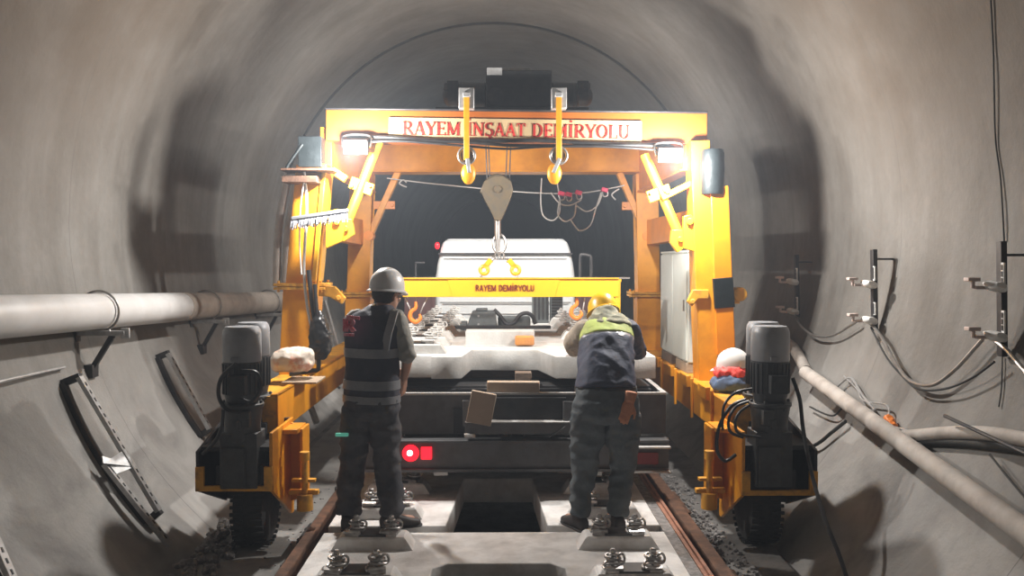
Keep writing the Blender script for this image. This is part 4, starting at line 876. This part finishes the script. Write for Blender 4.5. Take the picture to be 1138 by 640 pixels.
lmn, _ = person('person', 'worker in navy reflective vest and dark trousers with grey hard hat, seen from behind', J, u, f, dict(trousers='trouser_black', sleeve=['shirt_grey','shirt_grey']), dict(sleeve=[.15,.12], tr=1.0))
# vest over the torso
S = J['spine']
def torso_shell(secs, name, m, par, k=1.0, disp=(.006,9,(1,1,1))):
    b = MB(); b.loft([(p, a*k, c*k) for p, a, c in secs], 30, 2.3); return b.build(name, m, par, remesh=.010, disp=disp)
vs = [(Q(413,446), u*.195, f*.14),(Q(413,430), u*.195, f*.14),(Q(414,405), u*.185, f*.13),(Q(414,380), u*.198, f*.136),(Q(415,362,.01), u*.205, f*.13),(Q(417,351,.02), u*.18, f*.11),(Q(420,344,.03), u*.12, f*.085),(Q(423,339,.03), u*.075, f*.07)]
vest = torso_shell(vs, 'vest', 'vest_navy', lmn)
def at(y):
    for (p0,a0,c0),(p1,a1,c1) in zip(vs, vs[1:]):
        y0 = p0.z; y1 = p1.z; z = Q(413,y).z
        if min(y0,y1) <= z <= max(y0,y1): k = (z-y0)/(y1-y0); return p0.lerp(p1,k), a0.lerp(a1,k), c0.lerp(c1,k)
    return vs[0]
for ya, yb in ((446,438),(431,421),(396,386)):
    b = MB(); pa_, aa, ca = at(ya); pb_, ab, cb = at(yb)
    b.loft([(pa_, aa*1.035, ca*1.05),(pb_, ab*1.035, cb*1.05)], 40, 2.3); b.build('reflective_band', 'reflective', vest)
b = MB(); zz = [Q(428,388,-.152), Q(431,372,-.162), Q(435,358,-.150), Q(438,347,-.09)]
for p0, p1 in zip(zz, zz[1:]): b.beam(p0, p1, .012, .055, up=u, ext=.006)
b.build('reflective_band', 'reflective', vest)
# red and white logo patch on the back of the shoulder: blob of letter strokes following the vest
bk = -f*.138
o0 = Q(402,367,-.02)+bk*1.0
lettering(vest, 'logo_red', 'R', o0-u*.055, o0+u*.045, .085, -f, .006, .3, .2, False); lg = MB(); lg.beam(o0-u*.03+V((0,0,.10)), o0+u*.075+V((0,0,.09)), .004, .02);
lg.build('logo_stripe', 'logo_red', vest); lg = MB(); lg.beam(o0-u*.05-V((0,0,.02)), o0+u*.03-V((0,0,.02)), .004, .018)
lg.build('logo_stripe', 'logo_red', vest, smooth=False)
lh = helmet('hard_hat', J['head']+J['hup']*.035-J['hf']*.005, -math.atan2(J['hf'].x, J['hf'].y), 'helmet_grey', 'light grey hard hat on the head of the worker in the navy vest', R(-4), 1.0)
b = MB().box(Q(380,483,-.12), (.085,.03,.022)); o = b.build('marker_light', 'led_green', bev=.006); tag(o, 'small faint green light clipped at the thigh of the navy-vest worker', 'light')
# ---------------- right worker, bending over the wagon
D = 5.98
f = V((-.05,1,0)).normalized(); u = V((1,.05,0)).normalized()
bd_ = (f*.55+up*.8).normalized(); bn = (f*.8-up*.55).normalized()
J = dict(
    ank=[setz(Q(643,582,.0),.10), setz(Q(686,584,.0),.10)], kne=[Q(649,520,.05), Q(692,520,.05)], hip=[Q(655,462,-.02), Q(691,462,-.02)],
    toe=[(f-u*.45).normalized(), (f-u*.15).normalized()],
    spine=[(Q(673,452,-.02), u*.205, f*.14),(Q(673,436,.0), u*.18, bn*.125),(Q(673,412,.10), u*.172, bn*.12),(Q(674,390,.24), u*.19, bn*.125),(Q(674,372,.36), u*.195, bn*.12),(Q(673,360,.44), u*.165, bn*.1),(Q(672,352,.48), u*.09, bn*.08)],
    belt=Q(673,430,.02), neck0=Q(672,358,.45), head=Q(671,352,.60), sho=[Q(648,368,.42), Q(699,367,.40)],
    elb=[Q(636,380,.72), Q(709,390,.66)], wri=[Q(641,389,1.05), Q(712,396,1.02)])
J['hf'] = (f*.78-up*.60-u*.10).normalized(); J['hr'] = J['hf'].cross(up).normalized(); J['hup'] = J['hr'].cross(J['hf']).normalized()
for i in (0,1):
    J['wri'][i] = setz(J['wri'][i], 1.085); J['wri'][i].y = 7.12
J['wri'][0].x = P(638,0,7.12).x; J['wri'][1].x = P(706,0,7.12).x
J['hand'] = [(V((.1,1,-.05)), V((0,0,-1)), u, .25), (V((-.1,1,-.05)), V((0,0,-1)), -u, .25)]
rmn, _ = person('person', 'worker in yellow hard hat bending over the wagon in navy jacket and grey trousers', J, u, f, dict(trousers='trouser_grey', sleeve=['shirt_beige','jacket_navy']), dict(sleeve=[.85,.8], legs=(.116,.110,.088,.080,.074,.064,.064)))
jk_ = [(Q(673,433,.02), u*.200, (f+bn)*.084),(Q(673,426,.05), u*.198, bn*.152),(Q(673,410,.12), u*.190, bn*.146),(Q(674,390,.24), u*.192, bn*.145),(Q(674,381,.30), u*.192, bn*.143)]
torso_shell(jk_, 'jacket', 'jacket_navy', rmn, disp=(.010,8,(1,1,1)))
torso_shell([(Q(674,385,.27), u*.193, bn*.147),(Q(674,376,.34), u*.191, bn*.141)], 'reflective_band', 'reflective', rmn, disp=(.004,8,(1,1,1)))
torso_shell([(Q(674,379,.31), u*.192, bn*.145),(Q(674,368,.39), u*.184, bn*.132),(Q(673,362,.43), u*.162, bn*.12)], 'hivis_panel', 'hivis', rmn, disp=(.005,8,(1,1,1)))
torso_shell([(Q(676,369,.385), u*.178, bn*.137),(Q(675,360,.44), u*.155, bn*.118),(Q(673,352,.49), u*.10, bn*.098),(Q(672,346,.53), u*.075, bn*.085)], 'hood', 'camo', rmn, disp=(.010,11,(1,1,1)))
helmet('hard_hat', J['head']+J['hup']*.035-J['hf']*.005, -math.atan2(J['hf'].x, J['hf'].y), 'helmet_yellow', 'bright yellow hard hat on the bending worker in the navy jacket', R(-30), 1.0)
# glove hanging out of the back pocket
gp = Q(700,452,-.17); gl = MB(); hand(gl, gp+V((0,0,.04)), V((-.35,0,-1)), V((.3,1,0)), V((1,0,0)), .3, 1.05); gl.tube([gp+V((.01,0,.10)), gp+V((0,0,.04))], [.042,.034], 14)
o = gl.build('work_glove', 'glove', remesh=.006); tag(o, 'orange-brown work glove hanging from the back pocket of the bending worker', 'glove')
# ================================================================== TUNNEL WALL FITTINGS, LEFT
pp = empty('wall_pipe', W(0,356,.2), 'large white pipe along the left tunnel wall, brown and dusty further in', 'pipe')
def pipe_c(d, z0=1.485, z1=1.30): k = (d-5)/(11-5); z = z0+(z1-z0)*k; x = TC.x-math.sqrt(TR**2-(z-TC.z)**2)+.20; return V((x,d,z))
# white length, brown length
b = MB(); b.tube([pipe_c(d) for d in (3.4,4.5,5.5,6.5,7.5,8.1)], .127, 40, smooth=False); b.build('pipe_section', 'white_pipe', pp)
b = MB(); b.tube([pipe_c(d) for d in (8.1,9.5,11,12.5,14)], .123, 40, smooth=False); b.cyl(pipe_c(8.05), pipe_c(8.2), .130, n=40); o = b.build('pipe_section', 'brown_pipe', pp); o['label'] = 'dusty brown length'
for i, (px, lab) in enumerate(((128,'pipe support bracket with a round strap, nearest on the left wall'),(226,'pipe support bracket on the left wall, second along the pipe'),(296,'pipe support bracket on the left wall just before the crane column'))):
    d = (6.45,8.75,11.0)[i]; c = pipe_c(d); wl = TC.x-math.sqrt(TR**2-(c.z-.15-TC.z)**2)
    t = empty('pipe_bracket', V((wl,d,c.z-.15)), lab, 'bracket')
    MB().beam(V((wl-.0,d,c.z-.155)), V((c.x+.19,d,c.z-.155)), .05, .035).beam(V((c.x+.19,d-.0,c.z-.19)), V((c.x+.19,d,c.z-.12)), .06,.02, up=V((0,1,0))).build('arm', 'galv', t, bev=.003)
    wl2 = TC.x-math.sqrt(TR**2-(c.z-.42-TC.z)**2)
    MB().beam(V((c.x+.10,d,c.z-.17)), V((wl2+.02,d,c.z-.42)), .035, .035).span(wl2-.02,wl2+.05,d-.05,d+.05,c.z-.47,c.z-.38).span(wl-.02,wl+.02,d-.04,d+.04,c.z-.22,c.z-.1).build('strut', 'dark_steel', t, bev=.003)
    b = MB(); b.tube([c+V((math.cos(a)*.145, 0, math.sin(a)*.145)) for a in [R(q) for q in range(-60,241,20)]]+[], .009, 8); b.tube([c+V((math.cos(R(-60))*.145,0,math.sin(R(-60))*.145)), V((c.x+.10,d,c.z-.20))], .009, 8, smooth=False); b.build('strap', 'steel', t)
def slotted(b, a, c, w, h, n, up):
    a = V(a); c = V(c); b.beam(a, c, w, h, up=up)
def cable_arm(pa, pb, label, second=None, offa=.07, offb=.07):
    """perforated steel channel spanning the curved wall like a chord on two stand-off lugs"""
    A = W(*pa, offa); B = W(*pb, offb); t = empty('perforated_channel', B, label, 'cable support')
    nA = inward((A+B)/2); dr = (B-A).normalized(); sd = dr.cross(nA).normalized()
    b = MB(); b.beam(A, B, .055, .006, up=nA); b.beam(A+sd*.026-nA*.012, B+sd*.026-nA*.012, .005, .028, up=nA); b.beam(A-sd*.026-nA*.012, B-sd*.026-nA*.012, .005, .028, up=nA); ch = b.build('channel', 'galv', t)
    n = int((B-A).length/.06)
    for i in range(1, n): p = A.lerp(B, i/n)+nA*.004; MB().beam(p-dr*.014, p+dr*.014, .014, .003, up=nA).build('slot', 'black', ch)
    # lugs and a dark curved band on the wall imitating the channel's shadow
    for p in (A, B): q = V((p.x,p.y,p.z))-inward(p)*(offa+.02); MB().beam(q, p, .05, .05, up=dr).build('lug', 'dark_steel', t, bev=.004)
    k = MB(); rings = []
    aA = math.atan2(A.z-TC.z, A.x-TC.x); aB = math.atan2(B.z-TC.z, B.x-TC.x)
    if aA < 0: aA += 2*PI
    if aB < 0: aB += 2*PI
    for i in range(17):
        a = aA+(aB-aA)*i/16; y = A.y+(B.y-A.y)*i/16-.03; dv = V((math.cos(a),0,math.sin(a))); tn = V((0,1,0))
        rings.append([TC+V((0,y,0))+dv*(TR+.01)+tn*.025, TC+V((0,y,0))+dv*(TR-.035)+tn*.025, TC+V((0,y,0))+dv*(TR-.035)-tn*.025, TC+V((0,y,0))+dv*(TR+.01)-tn*.025])
    k.poly(rings); k.build('shadow_band', 'dark_steel', t)
    if second:
        C_ = W(*second[0], .09); E = W(*second[1], .08); n2 = inward((C_+E)/2); d2 = (E-C_).normalized(); s2 = d2.cross(n2).normalized()
        b = MB(); b.beam(C_, E, .05, .006, up=n2); b.beam(C_+s2*.024-n2*.012, E+s2*.024-n2*.012, .005, .028, up=n2); b.beam(C_-s2*.024-n2*.012, E-s2*.024-n2*.012, .005, .028, up=n2); c2 = b.build('channel', 'galv', t)
        n = int((E-C_).length/.06)
        for i in range(1, n): p = C_.lerp(E, i/n)+n2*.004; MB().beam(p-d2*.014, p+d2*.014, .014, .003, up=n2).build('slot', 'black', c2)
        MB().prism([C_-d2*.05, C_+s2*.05, A.lerp(B,.55), A.lerp(B,.68), C_+d2*.1], n2*.008).build('gusset', 'galv', t)
cable_arm((90,418),(178,567),'perforated steel channel over a curved shadow band on the lower left wall, nearest whole one',((118,514),(190,605)), offa=.13, offb=.12)
cable_arm((188,392),(234,476),'perforated channel on the left wall behind the left gear motor, second into the tunnel', offa=.11, offb=.11)
cable_arm((-60,470),(18,648),'end of a perforated channel cut off by the bottom left corner of the photo')
t0 = MB().tube([W(-40,436,.05),W(0,424,.05),W(40,415,.04),W(72,408,.03)], .010, 8).build('conduit', 'galv'); tag(t0, 'thin pale rod on the left wall running to the nearest pipe bracket', 'rod')
# pale ducting and hoses beside the left near column
for i, (pts, r_, lb_) in enumerate((([(321,194),(315,220),(310,250),(308,285),(307,318)], .035, 'pale grey flexible duct on the wall left of the left crane column, outer one'), ([(329,196),(326,225),(320,255),(318,290),(316,322)], .035, 'pale grey flexible duct touching the left crane column, inner one'))):
    o = MB().tube([P(x,y,8.0) for x, y in pts], r_, 14).build('duct', 'dusty_pipe'); tag(o, lb_, 'duct')
for i, (x0,y0,x1,y1,d,lb_) in enumerate(((375,336,392,398,10.4,'grey plank leaning against the left wall, left of the pair'),(366,345,384,400,10.0,'grey plank leaning against the left wall behind the black plastic bag'),(384,334,398,384,10.8,'grey plank leaning furthest into the tunnel on the left'))):
    o = MB().beam(P(x0,y0,d)-V((.25,0,0)), P(x1,y1,d)-V((.25,0,0)), .10, .03, up=V((1,0,0))).build('plank', 'galv', bev=.003); tag(o, lb_, 'plank')
o = MB().beam(P(337,430,9.5), P(352,470,9.3), .05, .05).build('steel_bar', 'galv', bev=.003); tag(o, 'grey bar lying under the left base beam beside the wagon', 'steel bar')
# ================================================================== RIGHT WALL
def wall_strut(x, y0, y1, plates, label, k=1.0):
    B = W(x+1, y1, .035); A = P(x, y0, B.y); on = lambda yy: A.lerp(B, (yy-y0)/(y1-y0)); t = empty('cable_strut', B, label, 'cable support'); n = inward((A+B)/2)
    MB().beam(A, B, .055, .035, up=n).build('strut', 'dark_steel', t, bev=.004)
    so = A.lerp(B,.12); MB().beam(so, V((TC.x+math.sqrt(TR**2-(so.z-TC.z)**2)+.01,so.y,so.z)), .014, .014).build('standoff', 'dark_steel', t)
    for (a0, a1) in plates['rail']:
        p = on(a0)+n*.012+V((0,-.036,0)); q = on(a1)+n*.012+V((0,-.036,0))
        s = MB().beam(p, q, .03, .012, up=n).build('slotted_rail', 'plastic_white', t, bev=.002)
        for kk in (.22,.5,.78): m_ = p.lerp(q,kk)+n*.008; MB().beam(m_-(q-p).normalized()*.015, m_+(q-p).normalized()*.015, .012, .004, up=n).build('slot', 'black', s)
    for yy in plates['clip']:
        c = on(yy)+n*.045+V((0,-.01,0))
        cl = MB().loft([(c+V((0,.05,.012)), n*.045, V((0,0,.01))),(c+V((0,.0,0)), n*.062, V((0,0,.030))),(c+V((0,-.04,.0)), n*.050, V((0,0,.028))),(c+V((0,-.07,.010)), n*.03, V((0,0,.014)))], 20, 2.6)
        cl.build('cable_cleat', 'plastic_white', t)
        e = c+n*.115+V((0,.03,.0)); MB().box(e+V((0,0,.02)), (.07,.06,.022)).box((c+e)/2+V((0,.0,-.015)), (.10,.03,.02)).cyl(e+V((0,-.01,-.03)), e+V((0,-.01,.02)), .012, n=8).build('insulator', 'plastic_pink', t, bev=.005)
    return t
wall_strut(1113,268,396,dict(rail=((292,318),(345,370)), clip=(320,375)), 'nearest dark cable support strut on the right wall with two white cleats')
wall_strut(971,277,367,dict(rail=((296,312),(336,350)), clip=(317,357)), 'middle dark cable support strut on the right wall with two white cleats')
wall_strut(885,283,352,dict(rail=((298,312),(330,344)), clip=(314,347)), 'farthest cable support strut on the right wall, in the shadow behind the gear motor')
for i, (pts, r_, lb_) in enumerate((
    ([(884,350),(890,362),(905,373),(925,373),(945,362),(952,357)], .010, 'cable hanging between the farthest and middle wall struts'),
    ([(968,360),(980,375),(992,398),(1010,422),(1035,428),(1060,412),(1085,385),(1092,377)], .012, 'grey cable sagging between the middle and nearest wall struts'),
    ([(968,364),(984,395),(1000,415),(1020,432),(1050,432),(1080,420),(1105,402)], .007, 'thin darker cable sagging lower beside the grey wall cable'),
    ([(1105,378),(1118,388),(1130,402),(1150,425)], .012, 'cable leaving the nearest wall strut at the right edge of the photo'),
    ([(1101,0),(1104,60),(1106,150),(1112,200),(1116,268)], .005, 'thin dark wire coming down the wall to the nearest strut'),
    ([(1114,396),(1113,430),(1110,452)], .004, 'thin wire below the nearest strut'))):
    o = MB().tube([W(x,y,.07 if i < 4 else .012) for x, y in pts], r_, 8).build('wall_cable', 'steel' if i < 2 or i == 3 else 'rubber'); tag(o, lb_, 'cable')
# sloping dusty pipe on the right
o = MB().tube([W(895,414,.12), W(1015,501,.12), W(1138,590,.12), W(1230,657,.12)], [.055,.058,.06,.062], 24, smooth=False)
o = o.build('sloping_pipe', 'dusty_pipe'); tag(o, 'dusty pale pipe sloping down along the right wall', 'pipe')
o = MB().tube([W(858,372,.06),W(880,385,.05),W(896,412,.06)], .05, 14).build('pipe_bend', 'dusty_pipe'); tag(o, 'pale pipe bend at the upper end of the sloping dusty pipe', 'pipe')
o = MB().tube([W(990,486,.05),W(1020,484,.05),W(1060,481,.05),W(1100,482,.05),W(1138,488,.05),W(1200,498,.05)], .040, 14).build('wall_hose', 'dusty_pipe'); tag(o, 'pale hose lying nearly level along the right wall above its own shadow', 'hose')
o = MB().tube([W(1000,492,.03),W(1050,491,.03),W(1110,496,.03),W(1190,508,.03)], .025, 10).build('wall_hose', 'rubber'); tag(o, 'dark hose just under the pale level hose on the right wall', 'hose')
o = MB().tube([W(1050,462,.14),W(1138,503,.09),W(1200,532,.06)], .011, 8, smooth=False).build('steel_rod', 'dark_steel'); tag(o, 'dark straight rod poking out from the right wall at a slant', 'rod')
scr = [([(930,430),(945,420),(958,438),(972,456)], .009), ([(938,418),(952,432),(960,445),(985,450),(988,462)], .006), ([(900,452),(925,462),(940,450),(955,458)], .007), ([(960,470),(975,478),(990,474),(1012,480)], .007), ([(1012,480),(1030,500),(1060,520)], .006), ([(880,500),(905,495),(925,480),(940,468)], .014), ([(1100,505),(1120,530),(1145,560)], .006)]
for i, (pts, r_) in enumerate(scr):
    o = MB().tube([W(x,y,.05) for x, y in pts], r_, 7).build('scrap_wire', 'galv' if i in (0,1,3) else 'rubber'); tag(o, ['grey scrap wire, thickest in the tangle above the sloping pipe','thin kinked scrap wire in the tangle above the sloping pipe','dark wire crossing the top of the sloping pipe','pale wire running to the orange scrap','thin dark wire passing under the sloping pipe by the orange scrap','thick dark cable curling behind the right gear motor to the wall','thin dark wire hanging below the level hose near the right edge'][i], 'wire')
p = W(990,469,.05); o = MB().box(p, (.05,.11,.04), Matrix.Rotation(R(25),3,'X')).ell(p+V((0,.04,-.02)), (.03,.04,.025)).build('orange_scrap', 'hook_orange', remesh=.008, disp=(.006,25,(1,1,1))); tag(o, 'bit of orange scrap caught on the wall above the sloping pipe', 'scrap')
# shackle-like lifting clamps lying low on the right wall
# ================================================================== LIGHT
def point(name, loc, power, col=(1,.95,.88), r=.05):
    l = bpy.data.lights.new(name, 'POINT'); l.energy = power; l.color = col; l.shadow_soft_size = r; o = bpy.data.objects.new(name, l); COL.objects.link(o); o.location = loc; return o
def spot(name, loc, tgt, power, ang, col=(1,.95,.88), r=.06, blend=.5):
    l = bpy.data.lights.new(name, 'SPOT'); l.energy = power; l.color = col; l.shadow_soft_size = r; l.spot_size = R(ang); l.spot_blend = blend
    o = bpy.data.objects.new(name, l); COL.objects.link(o); o.location = loc; o.rotation_euler = (V(tgt)-V(loc)).to_track_quat('-Z','Y').to_euler(); return o
WH = (1,.975,.94)
for p in LAMPS: point('flood_light_glow', p+V((0,-.24,-.09)), 290, WH, .05)
# work lamps standing on the rear beam, facing the van and the crown of the tunnel
for x in (-1.05, 1.15):
    c = V((x, 10.30, 3.14)); t = empty('work_lamp', c, 'small work lamp standing on the rear crane beam, '+('left' if x < 0 else 'right')+' one', 'lamp')
    MB().box(c+V((0,.05,.10)), (.22,.07,.15)).build('housing', 'dark_steel', t, bev=.008); MB().box(c+V((0,.088,.10)), (.19,.01,.12)).build('lens', 'lamp_lens', t)
    MB().tube([c+V((-.12,.05,.10)), c+V((-.12,.05,.02)), c+V((0,.05,.01)), c+V((.12,.05,.02)), c+V((.12,.05,.10))], .009, 8).build('bracket', 'steel', t)
    point('work_lamp_glow', c+V((0,.20,.12)), 90, WH, .05); spot('work_lamp_beam', c+V((0,.20,.10)), (0,14,1.0), 270, 130, WH, .06, .7)
# added fill light behind the camera, no lamp stands there
point('fill_light', V((.5,-1.6,3.2)), 10, (1,.95,.88), .12)
w = bpy.data.worlds.new('world'); scn.world = w; w.use_nodes = True; w.node_tree.nodes['Background'].inputs[0].default_value = (.045,.052,.075,1); w.node_tree.nodes['Background'].inputs[1].default_value = .35
nt = w.node_tree; vo = nt.nodes.new('ShaderNodeVolumeScatter'); vo.inputs['Color'].default_value = (.78,.87,1,1); vo.inputs['Density'].default_value = .010; vo.inputs['Anisotropy'].default_value = .25
nt.links.new(vo.outputs[0], nt.nodes['World Output'].inputs['Volume'])
scn.view_settings.view_transform = 'Standard'; scn.view_settings.look = 'None'; scn.view_settings.gamma = 1; scn.view_settings.use_curve_mapping = False; scn.view_settings.exposure = -.15
